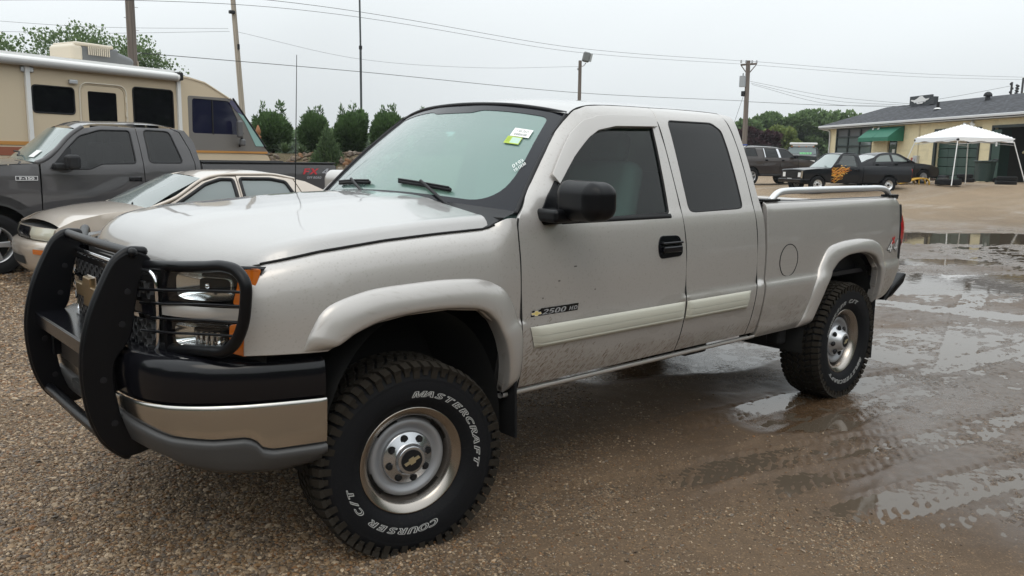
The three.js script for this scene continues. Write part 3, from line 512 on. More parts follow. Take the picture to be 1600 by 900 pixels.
      const holes = []; for (let k = 0; k < 8; k++) { const a = k * Math.PI / 4 + .15, g = new THREE.SphereGeometry(.017, 12, 10); g.scale(1, 1.5, .7); g.translate(0, .086, .086); g.rotateZ(a); holes.push(g); }
      each(w, 'nut_hole', holes, M.black); part(w, 'centre_disc', bowDisc(.128, .040), M.black);
      part(w, 'emblem', mv(rot(extrude(bowtie(.026), .004), 0, 0, .5), 0, 0, .133), std(.62, .55, .36, .3, .8));
    }
    return w;
  }
  wheel(0, .868, -.179, false, -.02); wheel(3.645, .868, 0, true, -2.2); wheel(0, -.868, -.179, false, 1); wheel(3.645, -.868, 0, true, .4);
  // ---- door mirror
  const mirrorG = (() => { const sh = (u, v) => { const a = u * 2 * Math.PI, cx = .845, cy = 1.445, sq = (c) => Math.sign(c) * Math.abs(c) ** .45; const t = v, k = t < .25 ? Math.sin(t / .25 * Math.PI / 2) ** .6 : 1; return [cx + .165 * sq(Math.cos(a)) * k * (1 + .0 * t), cy + .083 * sq(Math.sin(a)) * k, 1.0 + 0]; };
    // bowl faces forward: a squarish shell about a z-long box
    const g = new RoundedBoxGeometry(.165, .182, .29, 6, .062); const p = g.attributes.position; for (let i = 0; i < p.count; i++) { const x = p.getX(i), y = p.getY(i), z = p.getZ(i); const f = clamp((-.04 - x) / .05); p.setXYZ(i, x + .02 * (z > 0 ? z / .15 : 0), y * (1 - .10 * f) * (1 - .10 * clamp((z - .05) / .1)) , z * (1 - .12 * f)); } g.computeVertexNormals(); return g; })();
  const sail = patch(rounded([[.722, .760], [.706, .800], [.756, .866], [.862, .975], [.872, .93], [.862, .764]], .012, 3), cab, { step: .03, edge: .02, off: .006, flange: .02 });
  doors.forEach((d, i) => {
    const f = i ? mirror : (g) => g;
    const m = part(truck, 'door_mirror', f(join([mv(rot(mirrorG.clone(), 0, -.18, 0), .822, 1.448, i ? 1.0 : 1.10), rbox(.17, .06, .15, .02, .785, 1.378, .975, 3), sail])), i ? plain : M.satin);
    part(m, 'mirror_glass', f(rot(rbox(.006, .14, .21, .002), 0, -.18, 0).translate(.902, 1.448, i ? .985 : 1.085)), M.chrome);
  });
  // antenna on the far fender
  part(truck, 'antenna', [bar([.40, 1.30, -.80], [.392, 1.42, -.80], .006, 8, .004), bar([.392, 1.42, -.80], [.42, 2.19, -.80], .0032, 6, .0018)], M.black);

  // ================================================ the front end
  const FS = (z0, z1, y0, y1, off, nz = 16, ny = 4, bulge = 0) => sheet(nz, ny, (u, v) => { const z = lerp(z0, z1, u), y = lerp(y0, y1, v); return [frontX(z) - off - bulge * Math.sin(Math.PI * clamp(u)) * Math.sin(Math.PI * v), y, z]; }, UV0, true);
  const fp = (z, y, off) => [frontX(z) - off, y, z];
  const frame = (loop, off, r, n = 6) => tube(dense(loop, .03).map(([z, y]) => fp(z, y, off)), r, 160, n, true);
  part(truck, 'front_panel', [FS(-.87, .87, .86, 1.205, -.05, 60, 4)], M.dark);
  const gr = part(truck, 'grille', [frame(rounded([[-.53, .885], [.53, .885], [.545, 1.03], [.54, 1.195], [-.54, 1.195], [-.545, 1.03]], .05, 4), .006, .010, 8), FS(-.53, .53, 1.158, 1.182, .014, 40, 3), FS(-.535, .535, 1.020, 1.034, .026, 40, 2), FS(-.535, .535, 1.082, 1.096, .026, 40, 2)], M.chrome);
  part(gr, 'centre_bar', [FS(-.535, .535, 1.034, 1.082, .018, 40, 3), FS(-.53, .53, .888, .905, .0, 40, 2)], M.gloss);
  part(gr, 'emblem', [mv(rot(extrude(bowtie(.155), .022, .006), 0, -Math.PI / 2, 0), -.925, 1.058, 0)], std(.34, .25, .14, .3, .9), 'gold cross emblem'); part(gr, 'emblem_edge', [mv(rot(extrude(bowtie(.172), .012, .004), 0, -Math.PI / 2, 0), -.918, 1.058, 0)], M.chrome);
  { // honeycomb mesh, two bands
    const cells = [], hex = (r) => [...Array(6)].map((_, k) => [r * Math.cos(k * Math.PI / 3), r * Math.sin(k * Math.PI / 3)]), r = .024, cell = extrude(hex(r), .018, 0, [hex(r * .82).reverse()]);
    for (let c = -14; c <= 14; c++) for (let k = 0; k < 7; k++) {
      const z = c * r * 1.56, y = .915 + k * r * 1.78 + (c % 2 ? r * .89 : 0); if (Math.abs(z) > .52 || (y > 1.02 && y < 1.10) || y > 1.16) continue;
      cells.push(mv(rot(cell.clone(), 0, -Math.PI / 2 + 0, 0), frontX(z) + .012, y, z));
    }
    part(gr, 'honeycomb', cells, phys(.05, .05, .052, .35, 0));
  }
  for (const s of [1, -1]) {
    const f = (g) => (s > 0 ? g : mirror(g));
    const upH = rounded([[.592, 1.092], [.588, 1.150], [.612, 1.212], [.72, 1.220], [.842, 1.222], [.832, 1.15], [.818, 1.098]], .015, 3), loH = rounded([[.585, .925], [.590, 1.030], [.70, 1.030], [.812, 1.022], [.806, .925]], .015, 3);
    const hl = part(truck, 'headlight', f(join([patch(upH, front, { step: .05, edge: .03, off: -.055, flange: 0 }), FS(.58, .85, 1.092, 1.096, -.01, 8, 1)])), M.gloss);
    const sq = (c, e) => Math.sign(c) * Math.abs(c) ** e, bowl = (z, y, w, h) => sheet(28, 8, (u, v) => { const a = u * 2 * Math.PI, k = Math.sin(v * Math.PI / 2), zz = z + w * sq(Math.cos(a), .45) * k; return [frontX(zz) + .004 + .055 * (1 - k ** 3), y + h * sq(Math.sin(a), .45) * k, zz]; });
    part(hl, 'reflector', f(join([bowl(.728, 1.157, .098, .050)])), M.reflector); part(hl, 'bulb', f(mv(new THREE.SphereGeometry(.010, 12, 8), frontX(.725) + .03, 1.158, .725)), M.chrome);
    part(hl, 'lens', f(patch(upH, front, { step: .05, edge: .03, off: .0, flange: .01 })), M.lens);
    const dl = part(truck, 'daytime_lamp', f(join([FS(.59, .81, .925, 1.028, -.045, 8, 3)])), M.gloss);
    part(dl, 'reflector', f(join([bowl(.705, .977, .090, .044), ...[0, 1, 2, 3, 4].map((k) => box(.012, .05, .006, frontX(.70 + k * .018) + .012, .965, .69 + k * .018))])), M.reflector);
    part(dl, 'lens', f(patch(loH, front, { step: .05, edge: .03, off: .0, flange: .01 })), M.lens);
    const mk = (p) => f(patch(rounded(p, .008, 3), (z, y) => [frontX(Math.min(z, .875)) + Math.max(0, z - .875) * 3, y, Math.min(z, .875 + (z - .875) * .3)], { step: .03, edge: .02, off: .004, flange: .02 }));
    part(truck, 'side_marker', mk([[.826, 1.10], [.838, 1.16], [.846, 1.222], [.885, 1.226], [.878, 1.17], [.862, 1.10]]), M.amber); part(truck, 'side_marker', mk([[.812, .925], [.815, 1.022], [.858, 1.030], [.855, .91]]), M.amber);
    part(truck, 'headlight_bar', f(join([FS(.575, .858, 1.042, 1.086, .012, 12, 4, .006), FS(.575, .858, 1.036, 1.042, -.01, 12, 1)])), plain, 'silver bar between the lamps');
    part(truck, 'lamp_housing', f(join([FS(.565, .865, 1.086, 1.094, .004, 12, 1), FS(.565, .865, 1.026, 1.040, .002, 12, 1), sheet(1, 4, (u, v) => fp(.578, lerp(.90, 1.21, v), -.05 + .06 * u)), sheet(10, 2, (u, v) => fp(lerp(.59, .88, u), 1.224 + .006 * v, -.04 + .05 * v)), sheet(6, 2, (u, v) => { const z = .80 + .075 * u; return [frontX(z) + .03 + .02 * v, 1.205 + .028 * v, z + .005]; })])), M.gloss);
  }
  // bumper: black top, chrome face, grey air dam, wrapped round the corners
  const bz = (z) => -.97 + .57 * (Math.abs(z) / .95) ** 6, BP = [];
  { const P = []; for (let k = 0; k <= 400; k++) { const z = k / 400 * .95; P.push([bz(z), z]); } P.push([-.392, .951]); let L = [0]; for (let k = 1; k < P.length; k++) L.push(L[k - 1] + Math.hypot(P[k][0] - P[k - 1][0], P[k][1] - P[k - 1][1])); BP.T = L[L.length - 1]; BP.pt = (s) => { s = clamp(s, 0, BP.T); let k = 1; while (k < L.length - 1 && L[k] < s) k++; const t = (s - L[k - 1]) / (L[k] - L[k - 1]); return [lerp(P[k - 1][0], P[k][0], t), lerp(P[k - 1][1], P[k][1], t)]; }; }
  const bmap = (s, y, off) => { const g = Math.sign(s) || 1, a = Math.abs(s), p = BP.pt(a), q = BP.pt(a + .01), r = BP.pt(a - .01), l = Math.hypot(q[0] - r[0], q[1] - r[1]), nx = -(q[1] - r[1]) / l, nz = (q[0] - r[0]) / l; return [p[0] + nx * off, y, g * (p[1] + nz * off)]; };
  const T = BP.T, zs = (z) => { let lo = 0, hi = T; for (let i = 0; i < 30; i++) { const m = (lo + hi) / 2; BP.pt(m)[1] < z ? lo = m : hi = m; } return lo; };
  const band = (prof, s0 = -T, s1 = T, n = 120) => sheet(n, prof(0).length - 1, (u, v) => { const s = lerp(s0, s1, u), P = prof(s), k = Math.round(v * (P.length - 1)); return bmap(s, P[k][1], P[k][0]); });
  const chB = (s) => interp([[0, .672], [zs(.45), .665], [zs(.60), .642], [zs(.70), .615], [zs(.80), .602], [zs(.855), .605], [zs(.868), .594], [zs(.879), .561], [zs(.892), .552], [T, .556]], Math.abs(s));
  const bmp = part(truck, 'front_bumper', [band((s) => { const e = .0, yt = .893 + .012 * sstep(zs(.9), zs(.6), Math.abs(s)); return [[-.14, yt - .0], [-.06, yt], [-.03, yt - .006], [-.012, yt - .022], [-.002, yt - .05], [.002, yt - .09], [0, .77], [-.004, .745], [-.006, .731], [-.03, .729]]; })], M.gloss, 'glossy black upper half of the bumper');
  part(bmp, 'chrome_face', [band((s) => { const b = chB(s); return [[.004, .733], [.010, .728], [.011, .715], [.009, .69], [.005, lerp(b, .69, .5)], [0, b + .006], [-.012, b]]; })], M.dullChrome);
  part(bmp, 'air_dam', [band((s) => { const b = chB(s) - .006, a = Math.abs(s), lo = interp([[0, .545], [zs(.55), .53], [zs(.66), .515], [zs(.72), .49], [zs(.82), .458], [zs(.90), .452], [T - .02, .47], [T, .50]], a); return [[-.02, b + .004], [.004, b], [.010, b - .012], [.006, b - .03], [-.004, lerp(b, lo, .5)], [-.018, lerp(b, lo, .8)], [-.034, lo + .01], [-.05, lo], [-.12, lo + .01]]; })], M.greyPlastic);
  part(bmp, 'bumper_opening', [sheet(20, 3, (u, v) => [bz(lerp(-.32, .32, u)) - .008, lerp(.69, .80, v), lerp(-.32, .32, u)], UV0, true), box(.02, .03, .3, -.985, .655, 0)], M.dark);
  // ---- grille guard
  const gg = part(truck, 'grille_guard', tube([[-.905, 1.262, -.46], [-.915, 1.263, -.2], [-.918, 1.264, 0], [-.915, 1.263, .2], [-.905, 1.262, .46]], .019, 40, 14), M.satin, 'black steel grille guard');
  const up = [[-.84, 1.235], [-.875, 1.262], [-.925, 1.264], [-.968, 1.236], [-1.012, 1.16], [-1.058, 1.055], [-1.088, .944], [-1.098, .862], [-1.096, .77], [-1.078, .655], [-1.044, .568], [-1.0, .515], [-.972, .492], [-.875, .508], [-.884, .560], [-.966, .632], [-.984, .71], [-.992, .785], [-.985, .86], [-.925, .952], [-.902, 1.07], [-.868, 1.195]];
  const upS = smoothPath(up, 110, true);
  for (const s of [1, -1]) {
    const u = part(gg, 'upright', [mv(extrude(upS, .03, .006), 0, 0, s * .44 - .015), tube(up.slice(1, 13).map(([x, y]) => [x + .012, y + .001, s * .44]), .019, 90, 12)], M.satin);
    each(gg, 'bolt', [[-.93, 1.12], [-.955, 1.0], [-1.03, .80], [-1.0, .63]].map(([x, y]) => mv(rot(cyl(.012, .012, .05, 8), Math.PI / 2), x, y, s * .44)), M.plastic);
    const hp = [[.455, 1.212], [.62, 1.221], [.76, 1.233], [.862, 1.243], [.925, 1.232], [.962, 1.192], [.960, 1.12], [.945, 1.05], [.905, .980], [.850, .940], [.78, .930], [.68, .921], [.56, .908], [.455, .896]], hx = (z) => -.855 + (z - .455) * .312;
    const h = part(gg, 'headlight_hoop', tube(hp.map(([z, y]) => [hx(z), y, s * z]), .021, 120, 12), M.satin);
    each(gg, 'hoop_bar', [[1.123, 1.161], [1.073, 1.111], [1.020, 1.051], [.968, 1.001]].map(([a, b], k) => tube([.45, .6, .78, [.955, .948, .935, .918][k]].map((z, i) => [Math.min(hx(z), frontX(z) - .022) + .004, lerp(a, b, i / 3), s * z]), .0052, 16, 6)), M.satin);
  }
  part(gg, 'cross_plate', [rbox(.135, .012, .86, .004, -.99, .918, 0), rbox(.012, .055, .86, .004, -1.056, .893, 0), rbox(.012, .03, .86, .004, -.925, .905, 0)], M.gloss);
  part(gg, 'lower_bar', [tube([[-1.025, .572, -.44], [-1.03, .572, 0], [-1.025, .572, .44]], .021, 30, 12), tube([[-.985, .535, -.44], [-.99, .535, 0], [-.985, .535, .44]], .017, 30, 12)], M.satin);
  part(gg, 'bracket', [rbox(.10, .14, .02, .005, -.96, .80, .38), rbox(.10, .14, .02, .005, -.96, .80, -.38), rbox(.02, .11, .34, .004, -.995, .80, -.08)], M.satin);
}
// ================================================================ the lot: one sheet of wet gravel and mud out to the horizon
const PSI = 0.73, CX = -1.8523, CZ = 3.6173;
const gp = (lat, d) => [CX + Math.cos(PSI) * lat + Math.sin(PSI) * d, CZ + Math.sin(PSI) * lat - Math.cos(PSI) * d];   // metres right of / away from the standpoint -> x, z
const la = (x, z) => [(x - CX) * Math.cos(PSI) + (z - CZ) * Math.sin(PSI), (x - CX) * Math.sin(PSI) - (z - CZ) * Math.cos(PSI)];
const blob = (x, z, cx, cz, rx, rz, ang = 0, n = 1) => { const c = Math.cos(ang), s = Math.sin(ang), dx = x - cx, dz = z - cz, u = (dx * c + dz * s) / rx, v = (-dx * s + dz * c) / rz; const q = Math.sqrt(u * u + v * v) + n * .5 * (fbm(x * 1.3 + 3, z * 1.3 + 8, 3) - .5); return 1 - sstep(.75, 1.25, q); };
function rise(lat, d) {
  const r = interp([[21, 0], [32, .46], [36, .80], [45, .80], [50, .55], [60, .5]], d);
  const l = .05 * sstep(6, 10, d) * sstep(-1, -4, lat) + .15 * sstep(11, 17, d) * sstep(-2, -5, lat);
  const berm = 1.62 * sstep(21.2, 24.4, d + .4 * Math.sin(lat * 1.1)) * sstep(-19, -15, lat) * (1 - sstep(3, 7, lat));
  return (lat > 0 ? r * sstep(0, 4, lat) * lerp(.70, 1, sstep(12, 17.5, lat)) : 0) + Math.max(l, berm);
}
// how wet: 0 = drained gravel, 1 = under water
function wet(x, z) {
  const [lat, d] = la(x, z);
  let w = 0;
  const mud = sstep(30, 20, d) * sstep(.3, 2.6, lat - .25 * (d - 3.5) * 0 + .55 * (fbm(x * .5, z * .5, 3) - .5)) * sstep(3.0, 4.6, d + .35 * lat);
  w = Math.max(w, mud * (.315 + .42 * fbm(x * .55 + 20, z * .9 + 4, 4)));
  for (const a of [[9.6, -.85, 2.1, .62, .62, .5], [11.6, -.2, 2.2, .62, .62, .5], [12.6, -2.1, 1.3, .5, .6, .5], [18.6, -3.2, 3.6, 1.5, .55, .4], [22, -.5, 3.0, 1.6, .6, .5], [8.0, .0, 1.6, .30, 1.3, .8]]) w = Math.max(w, 1.05 * blob(x, z, ...a));
  w = Math.max(w, .585 * blob(x, z, 3.25, 1.05, .85, .42, .2, .6), .50 * blob(x, z, 3.3, 2.25, 1.4, .40, .25, 1.4), .66 * blob(x, z, 3.5, -.6, 1.4, .7, .2, 1.2), .64 * blob(x, z, 6.0, .6, 2.0, .8, .5, 1.6));
  w = Math.max(w, .55 * sstep(.1, 1.2, lat) * sstep(2.6, 3.8, d) * fbm(x * .9, z * 1.6, 3));
  return w;
}
const TRACKS = [[.9, 1.5, 4.6, 2.05, .13, .7], [1.6, 1.3, 5.5, 1.25, .12, .6], [.45, .94, 3.3, 1.74, .13, 1], [.6, .62, 3.7, .86, .12, .5], [1.2, 1.92, 3.6, 2.46, .14, .8], [1.9, 2.30, 4.4, 2.75, .12, .6], [4.1, .9, 9, 1.7, .13, .8], [4.3, -.4, 10, .4, .13, .7], [4.0, 2.0, 8.5, 3.4, .14, .7], [5, 1.2, 14, -1.4, .14, .6], [-.1, .85, 1.2, .9, .13, .4]];
function height(x, z) {
  const [lat, d] = la(x, z), w = wet(x, z);
  let h = rise(lat, d) + (1 - 1.75 * w) * .016;
  const md = sstep(1.0, 3.0, lat) * sstep(26, 15, d); if (md > 0) h += md * ((fbm(x * 11, z * 19, 2) - .5) * .020 + (fbm(x * 3.1 + 5, z * 6.3, 2) - .5) * .014);
  h += (fbm(x * 1.7, z * 1.7, 3) - .5) * .020 + (fbm(x * 9, z * 9, 2) - .5) * .010 * (1 - .4 * w);
  if (d < 30) for (const [x0, z0, x1, z1, hw, k] of TRACKS) {
    const L = Math.hypot(x1 - x0, z1 - z0), t = ((x - x0) * (x1 - x0) + (z - z0) * (z1 - z0)) / L, s = ((x - x0) * (z1 - z0) - (z - z0) * (x1 - x0)) / L - .05 * Math.sin(t * .8 + x0);
    if (t < -.2 || t > L + .2 || Math.abs(s) > hw * 1.7) continue;
    const e = sstep(-.2, .3, t) * (1 - sstep(L - .5, L + .2, t)), q = Math.abs(s) / hw, fade = .55 + .45 * fbm(t * 1.4 + x0 * 9, s * 3, 2) * 2 * .5;
    const ph = t * 26 + Math.abs(s) * 26 + (s > 0 ? 1.0 : 0), blk = Math.sin(ph * Math.PI) * .6 + .7 * Math.cos(s / hw * 11) * Math.cos(ph * Math.PI * .5);
    h += k * e * fade * (q < 1 ? -.010 + .007 * clamp(blk * 1.6, -1, 1) * (1 - q ** 6) : .009 * (1 - sstep(1, 1.7, q)));
  }
  return h;
}
{
  // tensor grid: 2 cm where the ground is close, growing outwards to the horizon
  const axis = (lo, hi, step, far0, far1, hi2) => { const a = []; for (let x = lo; x <= hi + 1e-6; x += step) a.push(x); let s = step, x = a[a.length - 1]; while (x < hi2) { x += .04; a.push(x); } while (x < far1) { s *= 1.055; x += s; a.push(x); } s = step; x = lo; while (x > far0) { s *= 1.055; x -= s; a.unshift(x); } return a; };
  const X = axis(-2.4, 5.4, .02, -420, 420, 13), Z = axis(-1.6, 2.9, .02, -420, 420, 4), nx = X.length, nz = Z.length;
  const mudy = new Uint8Array(nx * nz), pos = new Float32Array(nx * nz * 3), uv = new Float32Array(nx * nz * 2), uv1 = new Float32Array(nx * nz * 2), col = new Float32Array(nx * nz * 3), idx = [], mdx = [];
  for (let i = 0; i < nx; i++) for (let j = 0; j < nz; j++) {
    const k = i * nz + j, x = X[i], z = Z[j], [lat, d] = la(x, z), w = wet(x, z);
    pos[3 * k] = x; pos[3 * k + 1] = height(x, z); pos[3 * k + 2] = z; uv[2 * k] = x / 1.3; uv[2 * k + 1] = z / 1.3; uv1[2 * k] = (x + 5) / 34; uv1[2 * k + 1] = (z + 17) / 34;
    mudy[k] = sstep(-1.0, .9, lat + 1.1 * (fbm(x * .9 + 60, z * .9, 4) - .5)) * (1 - sstep(15, 24, d)) * sstep(0, .5, fbm(x * 3 + 7, z * 3, 2)) > hash(i + 11, j * 3 + 5) ? 1 : 0;
    const m = sstep(.10, .55, w), n = .8 + .4 * fbm(x * .8 + 40, z * .8, 3), far = sstep(14, 30, d);
    const c = [lerp(1.10, .66, m), lerp(.90, .51, m), lerp(.70, .385, m)], berm = sstep(21.2, 24, d) * sstep(-19, -15, lat) * (1 - sstep(3, 7, lat));
    const dry = [2.0, 1.75, 1.42], gr = [.80, .74, .48];
    for (let q = 0; q < 3; q++) { let v = lerp(c[q], dry[q], far) * n; v = lerp(v, gr[q] * n, berm); col[3 * k + q] = v; }
  }
  for (let i = 0; i < nx - 1; i++) for (let j = 0; j < nz - 1; j++) { const a = i * nz + j, b = a + nz; (mudy[a] ? mdx : idx).push(a, a + 1, b, b, a + 1, b + 1); }
  const g = new THREE.BufferGeometry();
  g.setAttribute('position', new THREE.BufferAttribute(pos, 3)); g.setAttribute('uv', new THREE.BufferAttribute(uv, 2)); g.setAttribute('uv1', new THREE.BufferAttribute(uv1, 2)); g.setAttribute('color', new THREE.BufferAttribute(col, 3)); g.setIndex(new THREE.BufferAttribute(new Uint32Array(idx.concat(mdx)), 1)); g.computeVertexNormals();
  const g2 = g.clone(); g.setIndex(new THREE.BufferAttribute(new Uint32Array(idx), 1)); g2.setIndex(new THREE.BufferAttribute(new Uint32Array(mdx), 1));
  // fine gravel: packed stones of mixed colour in wet sand
  const N = 1024, C = 132, al = new Float32Array(N * N * 3), bm = new Float32Array(N * N), pal = [[.20, .165, .125], [.145, .12, .095], [.10, .085, .07], [.24, .215, .18], [.17, .125, .085], [.13, .13, .13], [.075, .065, .055], [.30, .27, .225], [.15, .10, .065]];
  for (let j = 0; j < N; j++) for (let i = 0; i < N; i++) {
    const u = i / N * C, v = j / N * C, ci = Math.floor(u), cj = Math.floor(v); let d1 = 9, d2 = 9, id = 0;
    for (let a = -1; a <= 1; a++) for (let b = -1; b <= 1; b++) { const ii = (ci + a + C) % C, jj = (cj + b + C) % C, px = ci + a + .1 + .8 * hash(ii, jj), py = cj + b + .1 + .8 * hash(ii + 777, jj), q = ((px - u) ** 2 + (py - v) ** 2) / (.45 + .9 * hash(ii, jj + 999)); if (q < d1) { d2 = d1; d1 = q; id = ii * 131 + jj; } else if (q < d2) d2 = q; }
    const e = clamp((Math.sqrt(d2) - Math.sqrt(d1)) * 2.6), p = pal[Math.floor(hash(id, 5) * pal.length)], t = .8 + .4 * hash(id, 9), k = j * N + i;
    for (let q = 0; q < 3; q++) al[3 * k + q] = lerp([.055, .046, .038][q], p[q] * t, .25 + .75 * e); bm[k] = e * (.45 + .55 * hash(id, 13));
  }
  const enc = (v) => 255 * (v <= .0031308 ? 12.92 * v : 1.055 * v ** (1 / 2.4) - .055);
  const map = dataTex(N, N, (i, j) => { const k = (j * N + i) * 3; return [enc(al[k]), enc(al[k + 1]), enc(al[k + 2])]; }, true), bump = dataTex(N, N, (i, j) => { const v = bm[j * N + i] * 255; return [v, v, v]; });
  map.anisotropy = 8;
  const RW = 1536, rough = dataTex(RW, RW, (i, j) => { const x = i / RW * 34 - 5, z = j / RW * 34 - 17, w = wet(x, z), v = 255 * clamp(lerp(.88, .25, sstep(.24, .58, w)) + .10 * (vnoise(x * 30, z * 30) - .5)); return [v, v, v]; }, false, false);
  rough.channel = 1;
  const mat = phys(1, 1, 1, 1, 0, { map, bumpMap: bump, bumpScale: .005, roughnessMap: rough, vertexColors: true, specularIntensity: .7 });
  // mud and sand between the stones
  const fines = new Float32Array(N * N); for (let k = 0; k < N * N; k++) { const i = k % N, j = (k - i) / N; fines[k] = .55 * hash(i, j) + .45 * vnoise(i / 3.5, j / 3.5); }
  ticks(91, N, N, 5200, (r) => { const cx = r() * N, cy = r() * N, R = 1.5 + 4.2 * r() * r(), q = .75 + .9 * r(); for (let b = -6; b <= 6; b++) for (let a = -6; a <= 6; a++) if (a * a + b * b < R * R) fines[((Math.floor(cy) + b + N) % N) * N + (Math.floor(cx) + a + N) % N] = q * (1 - .3 * (a * a + b * b) / (R * R)); });
  const mmap = dataTex(N, N, (i, j) => { const v = .45 + .75 * fines[j * N + i], q = .85 + .3 * fbm(i / 90, j / 90, 3); return [enc(.120 * v * q), enc(.095 * v * q), enc(.070 * v * q)]; }, true), mbump = dataTex(N, N, (i, j) => { const v = 160 * Math.min(1.5, fines[j * N + i]); return [v, v, v]; });
  const mudMat = phys(1, 1, 1, 1, 0, { map: mmap, bumpMap: mbump, bumpScale: .0014, roughnessMap: rough, vertexColors: true, specularIntensity: .9 });
  tag(part(scene, 'mud', g2, mudMat), null, null, null, 'structure');
  scene.children[scene.children.length - 1].geometry.setAttribute('color', new THREE.BufferAttribute(col, 3));
  scene.children[scene.children.length - 1].geometry.setAttribute('uv1', new THREE.BufferAttribute(uv1, 2));
  tag(part(scene, 'ground', g, mat), null, null, null, 'structure');
  scene.children[scene.children.length - 1].geometry.setAttribute('color', new THREE.BufferAttribute(col, 3));
  scene.children[scene.children.length - 1].geometry.setAttribute('uv1', new THREE.BufferAttribute(uv1, 2));
  // standing water, level with its banks
  const water = phys(.085, .066, .048, .03, 0, { ior: 1.33, bumpMap: dataTex(256, 256, (i, j) => { const v = 255 * fbm(i / 24, j / 24, 3); return [v, v, v]; }), bumpScale: .0004 });
  for (const [a, b, c, d] of [[-1.0, -2.2, 5.9, 3.4], [5.9, -2.6, 14.5, 3.4], [14.5, -9, 42, 14]]) {
    const q = sheet(2, 2, (u, v) => [lerp(a, c, u), -.0045, lerp(b, d, v)], (u, v) => [lerp(a, c, u), lerp(b, d, v)], true);
    tag(part(scene, numbered('puddle'), q, water), null, null, null, 'structure');
  }
  // loose stones lying on it, thickest on the left and close by
  const stones = [0, 1, 2].map((v) => { const s = new THREE.IcosahedronGeometry(1, v === 2 ? 1 : 0), p = s.attributes.position; for (let i = 0; i < p.count; i++) { const x = p.getX(i), y = p.getY(i), z = p.getZ(i), k = .72 + .5 * hash(Math.round(x * 50) + v * 91, Math.round(y * 50) * 7 + Math.round(z * 50)); p.setXYZ(i, x * k * 1.2, y * k * .62, z * k * .95); } s.computeVertexNormals(); return s; });
  const lists = [[], [], []], o = new THREE.Object3D(), tint = [];
  const cols = [[.26, .215, .16], [.19, .16, .125], [.14, .12, .10], [.33, .295, .245], [.22, .16, .10], [.16, .16, .165], [.10, .085, .075], [.42, .39, .34], [.20, .125, .07], [.24, .22, .20]];
  const scatter = (n, lat0, lat1, d0, d1, r0, r1, pow, dens) => {
    for (let i = 0; i < n; i++) {
      const d = d0 + (d1 - d0) * rnd() ** 1.25, lat = lerp(lat0, lat1, rnd()) * (d / d1), [x, z] = gp(lat, d), w = wet(x, z);
      const keep = dens * (1 - sstep(.16, .5, w)) * lerp(1, .22, sstep(-1.0, .7, lat)) * (.35 + .65 * sstep(.30, .55, fbm(x * 2.1 + 9, z * 2.1, 3))); if (rnd() > keep) continue;
      const r = (r0 + (r1 - r0) * rnd() ** pow) * lerp(1, .58, sstep(-1.0, .6, lat)), h = height(x, z); if (h < -.002) continue;
      lists[Math.floor(rnd() * 3)].push([x, h + r * .15, z, r, rnd() * 6.3, rr(-.35, .35), rr(.7, 1.25), Math.floor(rnd() ** 1.1 * cols.length)]);
    }
  };
  scatter(230000, -4.4, 3.2, 2.1, 5.4, .003, .0100, 2.2, 1); scatter(7000, -4.4, 2.2, 2.1, 5.6, .009, .018, 2.0, .8); scatter(110000, -7.0, 1.0, 5.2, 9.6, .005, .0145, 2, 1); scatter(30000, -9.5, -2.0, 9, 14, .010, .026, 2, 1); scatter(16000, 1.5, 14, 7, 16, .007, .02, 2.2, .7);
  lists.forEach((L, v) => {
    const im = new THREE.InstancedMesh(stones[v], phys(1, 1, 1, .6, 0, { specularIntensity: .7 }), L.length), c = new THREE.Color();
    L.forEach(([x, y, z, r, a, t, q, ci], i) => { o.position.set(x, y, z); o.rotation.set(t, a, t * .7); o.scale.set(r * q, r, r / q); o.updateMatrix(); im.setMatrixAt(i, o.matrix); const k = .50 + .42 * hash(i, v); im.setColorAt(i, c.setRGB(cols[ci][0] * k * 1.22, cols[ci][1] * k * 1.0, cols[ci][2] * k * .78)); });
    im.name = numbered('gravel'); im.userData.kind = 'stuff'; tag(im, 'loose wet gravel stones strewn over the lot', 'gravel'); scene.add(im);
  });
}
